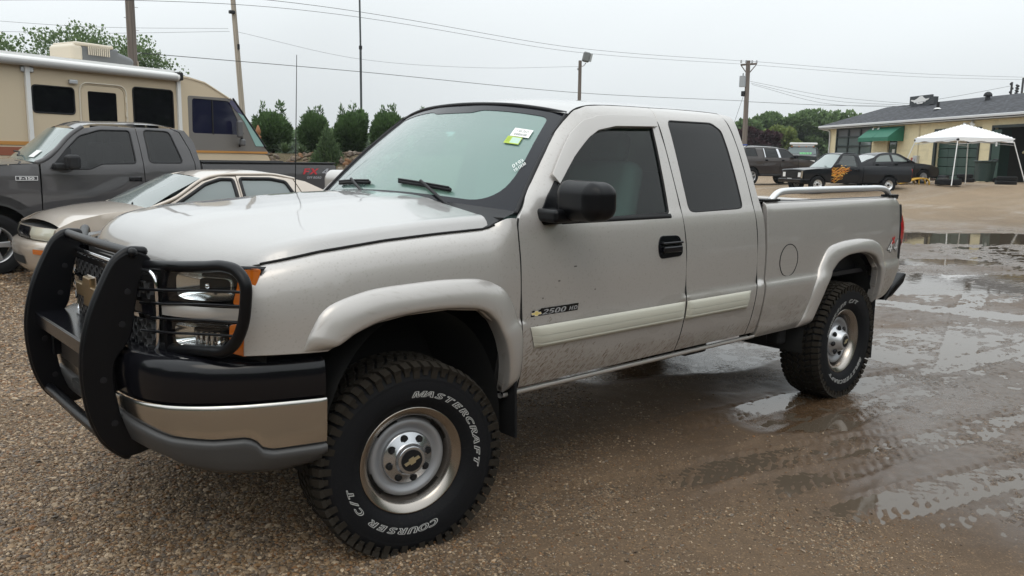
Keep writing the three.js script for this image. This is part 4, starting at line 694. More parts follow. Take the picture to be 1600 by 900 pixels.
// ================================================================ the other vehicles
const place = (lat, d, a, hw, g = 0) => { const t = a - PSI, [x, z] = gp(lat, d); return [[x - Math.sin(t) * hw, g, z - Math.cos(t) * hw], t]; };   // near side of a body along bearing a
const arc = (cx, cy, r, a0, a1, n = 10) => [...Array(n + 1)].map((_, k) => { const a = lerp(a0, a1, k / n); return [cx + r * Math.cos(a), cy + r * Math.sin(a)]; });
const archOver = (cx, cy, r, n = 12) => arc(cx, cy, r, 0, Math.PI, n);   // from right foot over the wheel to the left foot
function roadWheel(parent, x, y, z, R, w, style, spin = 0) {
  const g = new THREE.Group(); g.name = 'wheel'; parent.add(g); g.position.set(x, y, z); if (z < 0) g.rotation.y = Math.PI;
  const ri = R * (style === 'steel' ? .58 : .60), h = w / 2, L = (p, n = 40) => lathe(p, n).rotateX(Math.PI / 2);
  part(g, 'tyre', [L([[ri, -h * .8], [R * .8, -h], [R * .96, -h * .9], [R, -h * .6], [R, h * .6], [R * .97, h * .9], [R * .93, h * .96], [R * .80, h], [R * .7, h * .97], [ri, h * .8]])], M.rubber);
  const m = style === 'black' ? M.plastic : M.steel;
  if (style === 'steel') {
    part(g, 'rim', [L([[ri, h * .84], [ri * .94, h * .80], [ri * .88, h * .55], [ri * .70, h * .25], [ri * .55, h * .42], [ri * .42, h * .50], [0, h * .50]])], M.alu);
    part(g, 'hub', mv(rot(cyl(ri * .22, ri * .25, .05, 16), Math.PI / 2), 0, 0, h * .55), M.dark);
    for (let k = 0; k < 8; k++) { const a = k * Math.PI / 4; part(g, 'vent_hole', mv(rot(cyl(ri * .09, ri * .09, .01, 8), Math.PI / 2), Math.cos(a) * ri * .62, Math.sin(a) * ri * .62, h * .36), M.dark); }
  } else {
    part(g, 'rim', [L([[ri, h * .84], [ri * .95, h * .86], [ri * .88, h * .6], [ri * .86, -h * .2]])], m); part(g, 'brake', mv(rot(cyl(ri * .8, ri * .8, .02, 24), Math.PI / 2), 0, 0, h * .1), M.dark);
    const n = style === 'cover' ? 14 : 5, sp = extrude(rounded(style === 'cover' ? [[ri * .12, -ri * .03], [ri * .9, -ri * .07], [ri * .9, ri * .07], [ri * .12, ri * .03]] : [[ri * .1, -ri * .12], [ri * .9, -ri * .17], [ri * .9, ri * .17], [ri * .1, ri * .12]], ri * .05), .03, .006);
    for (let k = 0; k < n; k++) part(g, 'spoke', mv(rot(sp.clone(), 0, 0, k / n * 6.2832 + spin), 0, 0, h * .55), m);
    part(g, 'hub_cap', mv(rot(cyl(ri * .2, ri * .24, .03, 20), Math.PI / 2), 0, 0, h * .68), m);
  }
  return g;
}
// a body from its side view: panels on both sides, glass in their holes, and strips across the top
function autoBody(t, S) {
  if (S.warp) { const wx = (L) => L.map((q) => [S.warp(q[0]), q[1]]); for (const p of S.panels) { p.out = wx(p.out); if (p.glass) p.glass = p.glass.map((g) => (g.out ? { ...g, out: wx(g.out) } : wx(g))); } for (const p of S.strips) p.pts = wx(p.pts); S.wheels = S.wheels.map((w) => [S.warp(w[0]), ...w.slice(1)]); S.wells = S.wells.map((w) => [S.warp(w[0]), ...w.slice(1)]); }
  const secC = S.sec, plan = S.plan || (() => 1), zs = (x, y) => interp(secC, y) * plan(x), side = (x, y) => [x, y, zs(x, y)];
  const sides = S.oneSide ? [S.oneSide] : [1, -1];
  for (const p of S.panels) {
    const holes = (p.glass || []).map((g) => rounded(g.out || g, g.r ?? .03, 3));
    const geo = patch(p.round ? rounded(p.out, p.round, 3) : p.out, side, { holes, step: p.step || .10, edge: p.edge || .06, inset: p.inset ?? .004, flange: .02 });
    for (const s of sides) {
      const d = part(t, p.name, s > 0 ? geo : mirror(geo), p.mat || S.paint);
      holes.forEach((h, k) => { const w = patch(offsetPoly(ccw(h), -.004), side, { step: .14, edge: .08, off: -.010, flange: 0 }); part(d, 'window', s > 0 ? w : mirror(w), (p.glass[k].mat) || S.glass); const L = dense(h, .05), q = tube(L.map(([a, b]) => { const r = side(a, b); r[2] -= .004; return r; }), S.seal || .010, L.length * 2, 5, true); part(d, 'window_seal', s > 0 ? join(q) : mirror(join(q)), M.plastic); });
      if (p.handle) { const [hx, hy, hm] = p.handle, g = rbox(.17, .06, .03, .012, hx, hy, zs(hx, hy)); part(d, 'door_handle', s > 0 ? g : mirror(g), hm || M.gloss); }
      for (const [n, g, m] of p.extra || []) part(d, n, s > 0 ? join(g(side)) : mirror(join(g(side))), m);
    }
  }
  for (const p of S.strips) {
    const P = p.smooth ? smoothPath(p.pts, p.n || 16) : p.pts, n = P.length - 1, cr = p.crown ?? .03, bw = p.bow ?? 0, w = p.w ?? 1, e = p.exp ?? 2;
    const f = (u, v) => { const k = u * n, i = clamp(Math.floor(k), 0, n - 1), q = k - i, x = lerp(P[i][0], P[i + 1][0], q), y = lerp(P[i][1], P[i + 1][1], q), a = v * 2 - 1, b = 1 - Math.abs(a) ** e, c = typeof cr === 'function' ? cr(u) : cr; return [x - bw * b, y + c * b, a * (zs(x, y) * w + (p.dz || 0))]; };
    const m = part(t, p.name, sheet(Math.max(6, n * (p.smooth ? 1 : 3)), 24, f, UV0, true), p.mat || S.paint, p.label);
    if (p.sub) for (const [nm, u0, u1, v0, v1, off, mat] of p.sub) part(m, nm, sheet(4, 4, (u, v) => { const q = f(lerp(u0, u1, u), lerp(v0, v1, v)); return [q[0] - off, q[1] + Math.abs(off) * .5, q[2]]; }, (u, v) => [v, 1 - u]), mat);
  }
  const inner = S.inner; if (inner) for (const [x0, x1, y0, y1, z] of inner) part(t, 'inner_body', [box(x1 - x0, y1 - y0, z * 2, (x0 + x1) / 2, (y0 + y1) / 2, 0)], M.dark);
  for (const [x, y, R, w, st, z] of S.wheels) for (const s of sides) roadWheel(t, x, y, s * (z ?? interp(secC, .6) - w * .5 + .02), R, w, st, x);
  for (const [x, r, y] of S.wells || []) part(t, 'wheel_housing', [sheet(14, 1, (u, v) => { const a = u * Math.PI; return [x + r * Math.cos(a), y + r * Math.sin(a), lerp(-1, 1, v) * (interp(secC, .7) - .05)]; })], M.dark);
}
const wetGlass = (r, g, b, k = .5) => phys(r, g, b, .12, 0, { transmission: k, thickness: 0, ior: 1.5, clearcoat: 1, clearcoatRoughness: .05 });
{ // ---- dark grey pickup, second row
  const [pos, turn] = place(-6.46, 10.1, .733, .975, .05), t = thing('pickup_truck', 'dark grey extended cab pickup parked behind the beige sedan', 'pickup truck', pos, turn);
  const paint = carPaint(.075, .072, .075), flareM = std(.05, .05, .052, .55), sec = [[.4, .90], [.6, .945], [.8, .965], [1.05, .975], [1.25, .965], [1.38, .945], [1.42, .93], [1.6, .865], [1.8, .775], [1.88, .735], [1.93, .68], [1.97, .60]];
  const belt = [[.70, 1.33], [1.17, 1.33], [1.32, 1.40], [1.76, 1.41]];
  const win1 = [...belt, [1.745, 1.855], [1.36, 1.85], [1.10, 1.765], [.93, 1.60]].map((p) => p), win2 = [[1.94, 1.42], [2.40, 1.42], [2.28, 1.86], [1.93, 1.87]];
  const E = (x) => interp([[.60, 1.42], [.75, 1.53], [1.0, 1.79], [1.16, 1.89], [1.4, 1.93], [2.4, 1.94]], x);
  autoBody(t, {
    sec, plan: (x) => 1 - .10 * clamp((-.35 - x) / .6) ** 2, paint, glass: glassMat(.06, .065, .07),
    panels: [
      { name: 'front_fender', out: [[-.80, .78], [-.46, .78], ...archOver(0, .42, .50, 14).map(([x, y]) => [-x, y]).filter(([, y]) => y > .50), [.57, .60], [.57, 1.40], [.30, 1.385], [-.3, 1.33], [-.78, 1.22], [-.83, 1.0]] },
      { name: 'fender_flare', mat: flareM, out: [...archOver(0, .42, .60, 16).map(([x, y]) => [-x, y]).filter(([, y]) => y > .55), ...archOver(0, .42, .475, 16).filter(([, y]) => y > .55)] },
      { name: 'front_door', out: [[.575, .58], [1.855, .60], [1.85, 1.41], [1.83, 1.90], [1.4, 1.915], [1.15, 1.865], [1.0, 1.765], [.75, 1.50], [.59, 1.41]], glass: [{ out: win1, r: .04 }], handle: [1.73, 1.20], extra: [['door_mirror', () => [rbox(.16, .19, .24, .05, .92, 1.425, 1.12), rbox(.16, .08, .16, .03, .80, 1.37, 1.0)], M.plastic], ['mirror_sail', (sd) => [patch([[.69, 1.335], [.93, 1.60], [.97, 1.60], [.98, 1.335]], sd, { step: .1, edge: .06, off: .004, flange: 0 })], M.plastic]] },
      { name: 'rear_door', out: [[1.862, .60], [2.55, .62], [2.56, 1.42], [2.52, 1.60], [2.42, 1.85], [2.30, 1.905], [1.835, 1.905], [1.857, 1.41]], glass: [{ out: win2, r: .06 }] },
      { name: 'cab_corner', out: [[2.557, .62], [2.635, .62], [2.64, 1.45], [2.60, 1.72], [2.50, 1.88], [2.31, 1.912], [2.43, 1.853], [2.527, 1.60], [2.567, 1.42]] },
      { name: 'bed_side', out: [[2.665, .66], [3.10, .66], ...archOver(3.67, .42, .52, 12).map(([x, y]) => [7.34 - x, y]).filter(([, y]) => y > .60), [4.22, .64], [4.80, .70], [4.84, 1.0], [4.83, 1.40], [4.80, 1.425], [2.665, 1.435]] }],
    strips: [
      { name: 'hood', smooth: true, n: 24, pts: [[-.90, 1.02], [-.88, 1.15], [-.80, 1.235], [-.3, 1.335], [.30, 1.392], [.52, 1.40]], crown: .06, bow: .06, w: .985 },
      { name: 'front_end', pts: [[-.86, .50], [-.92, .62], [-.92, 1.02]], crown: 0, bow: .07, mat: M.chrome },
      { name: 'windshield', pts: [[.555, 1.415], [.80, 1.61], [1.07, 1.85]], crown: .03, bow: .12, w: .96, mat: wetGlass(.40, .50, .48), sub: [['windshield_label', .12, .34, .83, .91, .012, M.white]] },
      { name: 'roof', smooth: true, n: 14, pts: [[1.06, 1.86], [1.20, 1.915], [1.5, 1.935], [2.2, 1.935], [2.42, 1.89], [2.50, 1.86]], crown: .055, w: .99 },
      { name: 'cab_back', pts: [[2.50, 1.87], [2.64, 1.45], [2.65, .7]], crown: 0, w: .98, sub: [['rear_window', .06, .42, .16, .84, -.01, M.trimGlass]] },
      { name: 'tailgate', pts: [[4.80, 1.40], [4.85, 1.38], [4.86, .72]], crown: 0, w: .98 }],
    wheels: [[0, .39, .39, .27, 'alloy', .86], [3.67, .39, .39, .27, 'alloy', .86]], wells: [[0, .49, .42], [3.67, .50, .42]],
    inner: [[.55, 2.6, .55, 1.33, .86], [2.66, 4.8, .8, .9, .9], [-.8, .5, .75, 1.1, .75]]
  });
  each(t, 'a_pillar', [1, -1].map((s) => tube([.56, .66, .8, .95, 1.06, 1.15].map((x) => [x, E(x) - .01, s * (interp(sec, E(x)) - .015)]), .035, 20, 8)), paint);
  each(t, 'bed_rail_cap', [1, -1].map((s) => rbox(2.16, .03, .10, .012, 3.745, 1.437, s * .905)), M.plastic); part(t, 'bed_floor', box(2.1, .03, 1.7, 3.74, .95, 0), M.plastic);
  part(t, 'cowl', [sheet(3, 10, (u, v) => [lerp(.42, .60, u), lerp(1.37, 1.415, u) + .05 * (1 - (2 * v - 1) ** 2), (v * 2 - 1) * .86])], M.plastic); part(t, 'wiper', tube([[.42, 1.50, .55], [.50, 1.54, .25], [.50, 1.55, -.05]], .012, 12, 6), M.plastic);
  each(t, 'rocker', [1, -1].map((s) => rbox(2.1, .10, .06, .02, 1.6, .57, s * .93)), M.plastic); each(t, 'seat', [.42, -.42].map((z) => rbox(.16, .8, .5, .07, 1.62, 1.3, z)), M.seat); part(t, 'chassis', box(5, .2, .9, 2, .5, 0), M.black);
  const txt = (w, h, f) => std(1, 1, 1, .4, 0, { map: canvasTex(w, h, f), transparent: true, alphaTest: .35 });
  const sd = (x, y) => [x, y, interp(sec, y)];
  part(t, 'badge', onSheet(sd, .29, .545, 1.185, 1.245, .012), txt(256, 64, (g) => { g.clearRect(0, 0, 256, 64); g.strokeStyle = '#d6d6d8'; g.lineWidth = 7; g.strokeRect(6, 6, 244, 52); g.fillStyle = '#3a3a3c'; g.fillRect(10, 10, 236, 44); g.fillStyle = '#e6e6e8'; g.font = 'bold 46px sans-serif'; g.textAlign = 'center'; g.textBaseline = 'middle'; g.save(); g.translate(128, 34); g.scale(1.5, 1); g.fillText('F-150', 0, 0); g.restore(); }), 'chrome F-150 badge');
  part(t, 'side_decal', onSheet(sd, 4.20, 4.80, 1.18, 1.375, .008), txt(384, 128, (g) => { g.clearRect(0, 0, 384, 128); g.font = 'italic bold 84px sans-serif'; g.textBaseline = 'middle'; g.fillStyle = '#b02a34'; g.save(); g.translate(10, 44); g.scale(1.75, 1); g.fillText('FX', 0, 0); g.restore(); g.fillStyle = '#9a9aa0'; g.save(); g.translate(232, 44); g.scale(1.6, 1); g.fillText('4', 0, 0); g.restore(); g.font = 'italic bold 34px sans-serif'; g.fillText('OFF ROAD', 60, 106, 300); }), 'red and grey FX4 off road decal');
}
{ // ---- beige sedan between the two pickups
  const [pos, turn] = place(-5.0, 8.8, .75, .82, 0), t = thing('sedan', 'beige four door sedan parked between the silver pickup and the dark grey pickup', 'car', pos, turn);
  const paint = carPaint(.52, .455, .39), sec = [[.18, .74], [.35, .80], [.55, .825], [.75, .83], [.92, .81], [1.0, .785], [1.1, .745], [1.25, .655], [1.33, .60], [1.38, .52]];
  autoBody(t, {
    seal: .024, warp: (x) => (x < 1.0 ? 1.0 - (1.0 - x) * .86 : x), sec, plan: (x) => 1 - .13 * clamp((.45 - x) / .75) ** 2 - .10 * clamp((x - 3.6) / .6) ** 2, paint, glass: wetGlass(.34, .40, .40, .45),
    panels: [
      { name: 'front_fender', out: [[-.02, .30], [.26, .30], ...archOver(.62, .30, .345, 12).map(([x, y]) => [1.24 - x, y]), [1.05, .30], [1.10, .92], [.9, .965], [.5, .93], [.12, .86], [-.08, .78], [-.12, .55]] },
      { name: 'front_door', out: [[1.11, .26], [2.18, .26], [2.20, .95], [2.20, 1.335], [1.98, 1.335], [1.75, 1.275], [1.38, 1.06], [1.18, .965], [1.11, .93]], glass: [[[1.36, 1.0], [2.155, 1.02], [2.15, 1.295], [1.99, 1.30], [1.78, 1.24]]], handle: [2.06, .86] },
      { name: 'rear_door', out: [[2.19, .26], [2.75, .26], [2.86, .50], [3.10, .72], [3.12, .95], [2.98, 1.30], [2.70, 1.345], [2.21, 1.345]], glass: [[[2.245, 1.02], [2.96, 1.05], [2.86, 1.26], [2.66, 1.30], [2.245, 1.305]]], handle: [2.98, .87] },
      { name: 'rear_quarter', out: [[2.87, .50], ...archOver(3.13, .30, .345, 8).map(([x, y]) => [6.26 - x, y]).slice(4), [3.48, .30], [4.2, .32], [4.30, .6], [4.28, .92], [3.9, .955], [3.45, 1.13], [3.15, 1.27], [2.99, 1.305], [3.13, .95], [3.11, .72]] }],
    strips: [
      { name: 'front_bumper', pts: [[-.02, .24], [-.10, .30], [-.14, .42], [-.15, .54], [-.12, .60], [-.06, .62]], smooth: true, n: 14, crown: 0, bow: .17, dz: .02, exp: 2.6, sub: [['lower_intake', .30, .52, .34, .66, .01, M.dark], ['turn_lamp', .60, .72, .82, .95, .012, M.amber], ['turn_lamp', .60, .72, .05, .18, .012, M.amber]] },
      { name: 'nose', pts: [[-.03, .60], [-.06, .67], [-.02, .765]], crown: .01, bow: .17, exp: 2.6, sub: [['grille', .15, .92, .36, .64, .012, M.gloss], ['headlight', .12, .95, .67, .95, .012, phys(.55, .54, .45, .12, 0, { clearcoat: 1 })], ['headlight', .12, .95, .05, .33, .012, phys(.55, .54, .45, .12, 0, { clearcoat: 1 })], ['emblem', .35, .72, .475, .525, .022, M.chrome]] },
      { name: 'hood', smooth: true, n: 18, pts: [[-.03, .765], [.12, .845], [.45, .915], [.9, .958], [1.08, .965]], crown: .055, bow: (.0), exp: 2.4 },
      { name: 'windshield', pts: [[1.02, .955], [1.35, 1.13], [1.76, 1.315]], crown: .04, bow: .14, w: .95, mat: wetGlass(.42, .48, .47) },
      { name: 'roof', smooth: true, n: 14, pts: [[1.74, 1.30], [1.95, 1.348], [2.3, 1.36], [2.7, 1.35], [3.0, 1.305]], crown: .05, bow: .0, w: .995 },
      { name: 'rear_window', pts: [[2.98, 1.31], [3.25, 1.20], [3.55, 1.05]], crown: .04, w: .96, mat: M.trimGlass },
      { name: 'trunk', smooth: true, n: 12, pts: [[3.50, 1.06], [3.75, .98], [4.2, .94], [4.28, .88], [4.30, .6], [4.25, .3]], crown: .03 }],
    wheels: [[.62, .30, .30, .185, 'cover', .72], [3.13, .30, .30, .185, 'cover', .72]], wells: [[.62, .34, .30], [3.13, .34, .30]],
    inner: [[1.1, 3.2, .28, .93, .72], [.0, 1.1, .35, .75, .55], [3.2, 4.2, .3, .85, .65]]
  });
  each(t, 'a_pillar', [1, -1].map((s) => tube([[1.06, .965], [1.38, 1.085], [1.75, 1.29], [1.97, 1.345], [2.4, 1.358], [2.75, 1.35], [3.0, 1.30]].map(([x, y]) => [x, y, s * (interp(sec, y) - .01)]), .022, 30, 8)), paint);
  part(t, 'wiper', tube([[.98, 1.01, .45], [1.1, 1.05, .15], [1.14, 1.07, -.1]], .012, 10, 6), M.plastic); each(t, 'seat', [.36, -.36].map((z) => rbox(.14, .65, .45, .06, 2.1, .92, z)), M.seat);
}
{ // ---- motorhome
  const hw = 1.2, [pos, turn] = place(-8.5, 13.6, 1.045, hw, .15), t = thing('motorhome', 'long cream motorhome with rolled awning and rooftop air conditioner behind the grey pickup', 'motorhome', pos, turn);
  const wall = std(.60, .50, .36, .6), trim = std(.66, .60, .50, .55), grey = std(.17, .16, .15, .55), glass = phys(.004, .004, .006, .04, 0, { specularIntensity: .7 });
  const F = (x, y) => [x, y, hw];
  const winR = (x0, x1, y0, y1, r = .07) => rounded([[x0, y0], [x1, y0], [x1, y1], [x0, y1]], r, 4);
  const wA = winR(.63, 1.37, 2.10, 2.555), wC = winR(2.53, 3.41, 1.90, 2.67), door = winR(1.50, 2.36, .5, 2.64, .16), cabW = rounded([[3.84, 1.86], [5.20, 1.86], [4.80, 2.56], [3.86, 2.56]], .07, 4), cabP = rounded([[3.76, 1.48], [5.92, 1.45], [5.62, 1.72], [4.87, 2.60], [4.72, 2.615], [3.76, 2.60]], .05, 3);
  const roofY = (x) => interp([[-6, 3.02], [3.3, 3.02], [3.8, 3.0], [4.21, 2.93], [4.81, 2.66], [4.90, 2.60], [5.75, 1.62], [5.92, 1.38], [6.1, .95]], x);
  const outline = []; for (let x = -5; x <= 6.05; x += .2) outline.push([x, roofY(x) - .03]); outline.push([6.08, .5], [-5, .5]);
  for (const s of [1, -1]) {
    const fl = (g) => (s > 0 ? g : mirror(g));
    part(t, 'side_wall', fl(patch(outline, F, { holes: [wA, wC, door, cabP], step: .3, edge: .12, flange: .02 })), wall);
    const cp = part(t, 'cab_panel', fl(patch(cabP, F, { holes: [cabW], step: .2, edge: .08, off: .004, flange: .02 })), grey, 'grey cab panel'); part(cp, 'cab_window', fl(patch(cabW, F, { step: .3, edge: .1, off: -.01, flange: 0 })), phys(.012, .013, .035, .05, 0, { specularIntensity: .9 }));
    part(cp, 'window_divider', fl(box(.03, .70, .02, 4.36, 2.20, hw - .0)), M.plastic);
    for (const w of [wA, wC]) { const q = part(t, 'window', fl(patch(w, F, { step: .3, edge: .1, off: -.01, flange: 0 })), glass); part(q, 'window_frame', fl(join(tube(dense(w, .08).map(([a, b]) => [a, b, hw + .002]), .014, 80, 5, true))), M.plastic); }
    const dw = winR(1.63, 2.20, 1.5, 2.53, .04), dr = part(t, 'entry_door', fl(patch(offsetPoly(ccw(door), .012), F, { holes: [dw], step: .3, edge: .1, off: -.006, flange: .02 })), wall);
    part(dr, 'door_window', fl(patch(dw, F, { step: .3, edge: .1, off: -.016, flange: 0 })), glass); part(dr, 'door_frame', fl(join(tube(dense(rounded([[1.47, .5], [2.39, .5], [2.39, 2.67], [1.47, 2.67]], .17, 4), .1).map(([a, b]) => [a, b, hw + .004]), .016, 90, 6, true))), trim);
    for (const y of [2.42, 2.15, 1.85]) part(dr, 'hinge', fl(box(.03, .10, .02, 2.375, y, hw + .012)), trim);
    part(t, 'stripe', fl(box(8.65, .06, .012, -.58, 1.575, hw + .006)), std(.50, .24, .06, .5), 'orange stripe'); part(t, 'stripe', fl(box(8.65, .14, .010, -.58, 1.44, hw + .005)), std(.28, .09, .05, .5), 'rust red stripe'); part(t, 'stripe', fl(box(1.95, .045, .012, 4.85, 1.492, hw + .012)), std(.50, .24, .06, .5), 'orange stripe');
  }
  part(t, 'roof', [sheet(60, 10, (u, v) => { const x = lerp(-5, 4.85, u), a = v * 2 - 1; return [x, roofY(x) - .06 + .10 * (1 - Math.abs(a) ** 4) ** .5 , a * (hw + .015)]; }, UV0, true)], trim);
  part(t, 'front_cap', [sheet(40, 14, (u, v) => { const x = lerp(4.85, 6.08, u), a = v * 2 - 1; return [x + .10 * (1 - a * a), roofY(x) - .01, a * (hw + .002)]; }, UV0, true)], wall);
  part(t, 'windshield', [sheet(12, 14, (u, v) => { const x = lerp(4.97, 5.72, u), a = v * 2 - 1; return [x + .10 * (1 - a * a) + .008, roofY(x) + .012, a * (hw - .0)]; }, UV0, true)], wetGlass(.30, .46, .44, .3)); for (const s of [1, -1]) { const fl = (g) => (s > 0 ? g : mirror(g)); part(t, 'windshield_side', fl(patch([[5.02, 2.33], [5.20, 2.14], [5.50, 1.63], [5.735, 1.63], [5.40, 2.02], [5.18, 2.27]], F, { step: .15, edge: .06, off: .014, flange: .02 })), wetGlass(.26, .46, .43, .1), 'teal side of the wrapped windscreen'); part(t, 'windshield_side', fl(patch([[4.80, 2.52], [5.01, 2.335], [5.17, 2.28], [4.93, 2.555], [4.86, 2.585]], F, { step: .15, edge: .06, off: .014, flange: .02 })), phys(.03, .025, .09, .1, 0, { clearcoat: 1 }), 'dark purple shade band'); }
  part(t, 'sun_visor_band', [sheet(4, 14, (u, v) => { const x = lerp(4.93, 5.20, u), a = v * 2 - 1; return [x + .10 * (1 - a * a) + .014, roofY(x) + .018, a * (hw + .004)]; }, UV0, true)], phys(.03, .025, .09, .1, 0, { clearcoat: 1 }), 'dark purple band along the top of the windscreen'); each(t, 'windshield_trim', [1, -1].map((s) => tube([4.90, 5.2, 5.5, 5.76].map((x) => [x + .01, roofY(x) + .012, s * (hw + .01)]), .022, 16, 6)), M.plastic);
  part(t, 'body_end', [box(.02, 2.5, 2.36, -5, 1.75, 0)], wall); part(t, 'inner_body', [box(9, .1, 2.3, .3, .55, 0), box(8.6, 2.2, .02, -.6, 1.7, 0)], M.dark);
  const aw = part(t, 'awning', [rot(cyl(.075, .075, 8.3, 20), 0, 0, Math.PI / 2).translate(-.68, 2.93, hw + .10), box(8.3, .10, .03, -.68, 3.01, hw + .02)], M.white, 'rolled white awning'); part(aw, 'awning_end', [rbox(.14, .16, .12, .03, 3.5, 2.95, hw + .10)], M.plastic); part(aw, 'awning_shade', rot(cyl(.078, .078, 8.2, 20, 1, true), 0, 0, Math.PI / 2).scale(1, .98, 1).translate(-.68, 2.925, hw + .098), std(.5, .5, .5, .6));
  for (const x of [.55, 3.53]) part(t, 'awning_post', [box(.075, 2.1, .05, x, 1.84, hw + .03)], M.white); part(t, 'awning_bracket', rbox(.22, .10, .04, .02, .56, 2.80, hw + .02), M.steel); part(t, 'porch_light', rbox(.16, .08, .06, .02, 1.35, 2.66, hw + .03), M.steel);
  const ac = part(t, 'air_conditioner', [rbox(.80, .40, .70, .05, 2.62, 3.26, -.2), rot(rbox(.55, .30, .69, .10), 0, 0, -.28).translate(3.10, 3.24, -.2)], std(.16, .17, .18, .6)); part(ac, 'cover', [rbox(.26, .34, .74, .08, 2.14, 3.30, -.2), rbox(.80, .07, .74, .03, 2.50, 3.475, -.2)], trim); for (let k = 0; k < 11; k++) part(ac, 'fin', box(.018, .17, .02, 2.36 + k * .042, 3.37, .185), trim);
  part(t, 'marker_lamp', rbox(.10, .05, .05, .015, 4.4, 2.93, .7), M.amber); const mr = part(t, 'door_mirror', [rbox(.13, .36, .10, .04, 4.93, 1.98, hw + .16), rbox(.13, .15, .10, .04, 5.0, 1.70, hw + .15)], std(.11, .11, .115, .5)); part(mr, 'mirror_arm', bar([5.05, 1.62, hw], [4.98, 1.80, hw + .16], .025), M.plastic);
  for (const x of [4.0, -2.2]) for (const s of [1, -1]) roadWheel(t, x, .42, s * (hw - .16), .42, .25, 'steel');
}
{ // ---- black compact pickup with flames
  const hw = .82, [pos, turn] = place((1257 - 800) / 1276 * 33, 33, .23, hw, .46), t = thing('pickup_truck', 'small black pickup with yellow flame paintwork on its door, in front of the building', 'pickup truck', pos, turn);
  const paint = carPaint(.008, .009, .012), sec = [[.3, .76], [.5, .80], [.75, .82], [.95, .81], [1.03, .79], [1.3, .68], [1.5, .60], [1.57, .54], [1.62, .45]];
  autoBody(t, {
    sec, paint, glass: wetGlass(.18, .21, .21, .7),
    panels: [
      { name: 'front_fender', out: [[-.22, .40], [.02, .40], ...archOver(.40, .33, .40, 10).map(([x, y]) => [.8 - x, y]).filter(([, y]) => y > .36), [.98, .40], [1.0, .97], [.7, .97], [-.22, .90], [-.26, .8]] },
      { name: 'front_door', out: [[1.005, .38], [2.25, .38], [2.25, 1.05], [2.18, 1.575], [1.62, 1.575], [1.50, 1.53], [1.06, 1.03], [1.0, .98]], glass: [[[1.22, 1.06], [2.18, 1.06], [2.12, 1.52], [1.60, 1.52]]], handle: [2.1, .92] },
      { name: 'cab_corner', out: [[2.255, .40], [2.43, .40], [2.45, 1.05], [2.30, 1.55], [2.185, 1.575], [2.255, 1.05]] },
      { name: 'bed_side', out: [[2.46, .42], [3.22, .42], ...archOver(3.68, .33, .44, 10).map(([x, y]) => [7.36 - x, y]).filter(([, y]) => y > .40), [4.10, .42], [4.70, .46], [4.74, .8], [4.73, 1.10], [2.46, 1.08]] }],
    strips: [
      { name: 'hood', pts: [[-.27, .86], [-.24, .90], [.3, .95], [.98, .985]], crown: .035, w: .99 },
      { name: 'front_end', pts: [[-.27, .42], [-.28, .60], [-.27, .86]], crown: 0, mat: paint, sub: [['grille_opening', .42, .95, .30, .70, .012, M.dark], ['headlight', .50, .85, .78, .90, .02, M.white], ['headlight', .50, .85, .10, .22, .02, M.white], ['headlight_trim', .40, .98, .91, .985, .018, M.chrome], ['number_plate', -.05, .26, .38, .58, .09, M.white], ['turn_lamp', .02, .12, .74, .86, .09, M.amber], ['turn_lamp', .02, .12, .14, .26, .09, M.amber]] },
      { name: 'windshield', pts: [[.98, 1.0], [1.25, 1.26], [1.53, 1.53]], crown: .02, bow: .06, w: .95, mat: wetGlass(.42, .50, .49, .4) },
      { name: 'roof', pts: [[1.5, 1.54], [1.66, 1.575], [2.15, 1.58], [2.28, 1.545]], crown: .035 },
      { name: 'cab_back', pts: [[2.28, 1.56], [2.45, 1.05], [2.45, .5]], crown: 0, sub: [['rear_window', .05, .45, .15, .85, -.01, M.trimGlass]] },
      { name: 'tailgate', pts: [[4.72, 1.09], [4.75, 1.0], [4.74, .50]], crown: 0 }],
    wheels: [[.40, .33, .33, .21, 'steel'], [3.68, .33, .33, .21, 'steel']], wells: [[.40, .39, .33], [3.68, .43, .33]], inner: [[1.0, 2.4, .4, .95, .72], [2.5, 4.7, .55, .65, .72], [-.2, 1, .5, .8, .6]]
  });
  part(t, 'front_bumper', [rbox(.10, .15, 1.66, .03, -.36, .46, 0), rbox(.4, .14, .06, .02, -.17, .46, .80), rbox(.4, .14, .06, .02, -.17, .46, -.80)], M.gloss);
  each(t, 'a_pillar', [1, -1].map((s) => tube([[1.0, .99], [1.25, 1.24], [1.5, 1.50], [1.66, 1.575], [2.2, 1.578]].map(([x, y]) => [x, y, s * (interp(sec, y) - .01)]), .03, 20, 6)), paint);
  part(t, 'door_mirror', [rbox(.14, .14, .18, .04, 1.20, 1.09, .92)], M.plastic); each(t, 'tail_light', [1, -1].map((s) => rbox(.05, .34, .08, .02, 4.735, .84, s * .77)), M.red); part(t, 'wiper', tube([[.93, 1.05, .5], [1.05, 1.09, .1]], .012, 6, 5), M.plastic); part(t, 'seat', rbox(.16, .55, 1.2, .06, 2.15, 1.0, 0), M.seat);
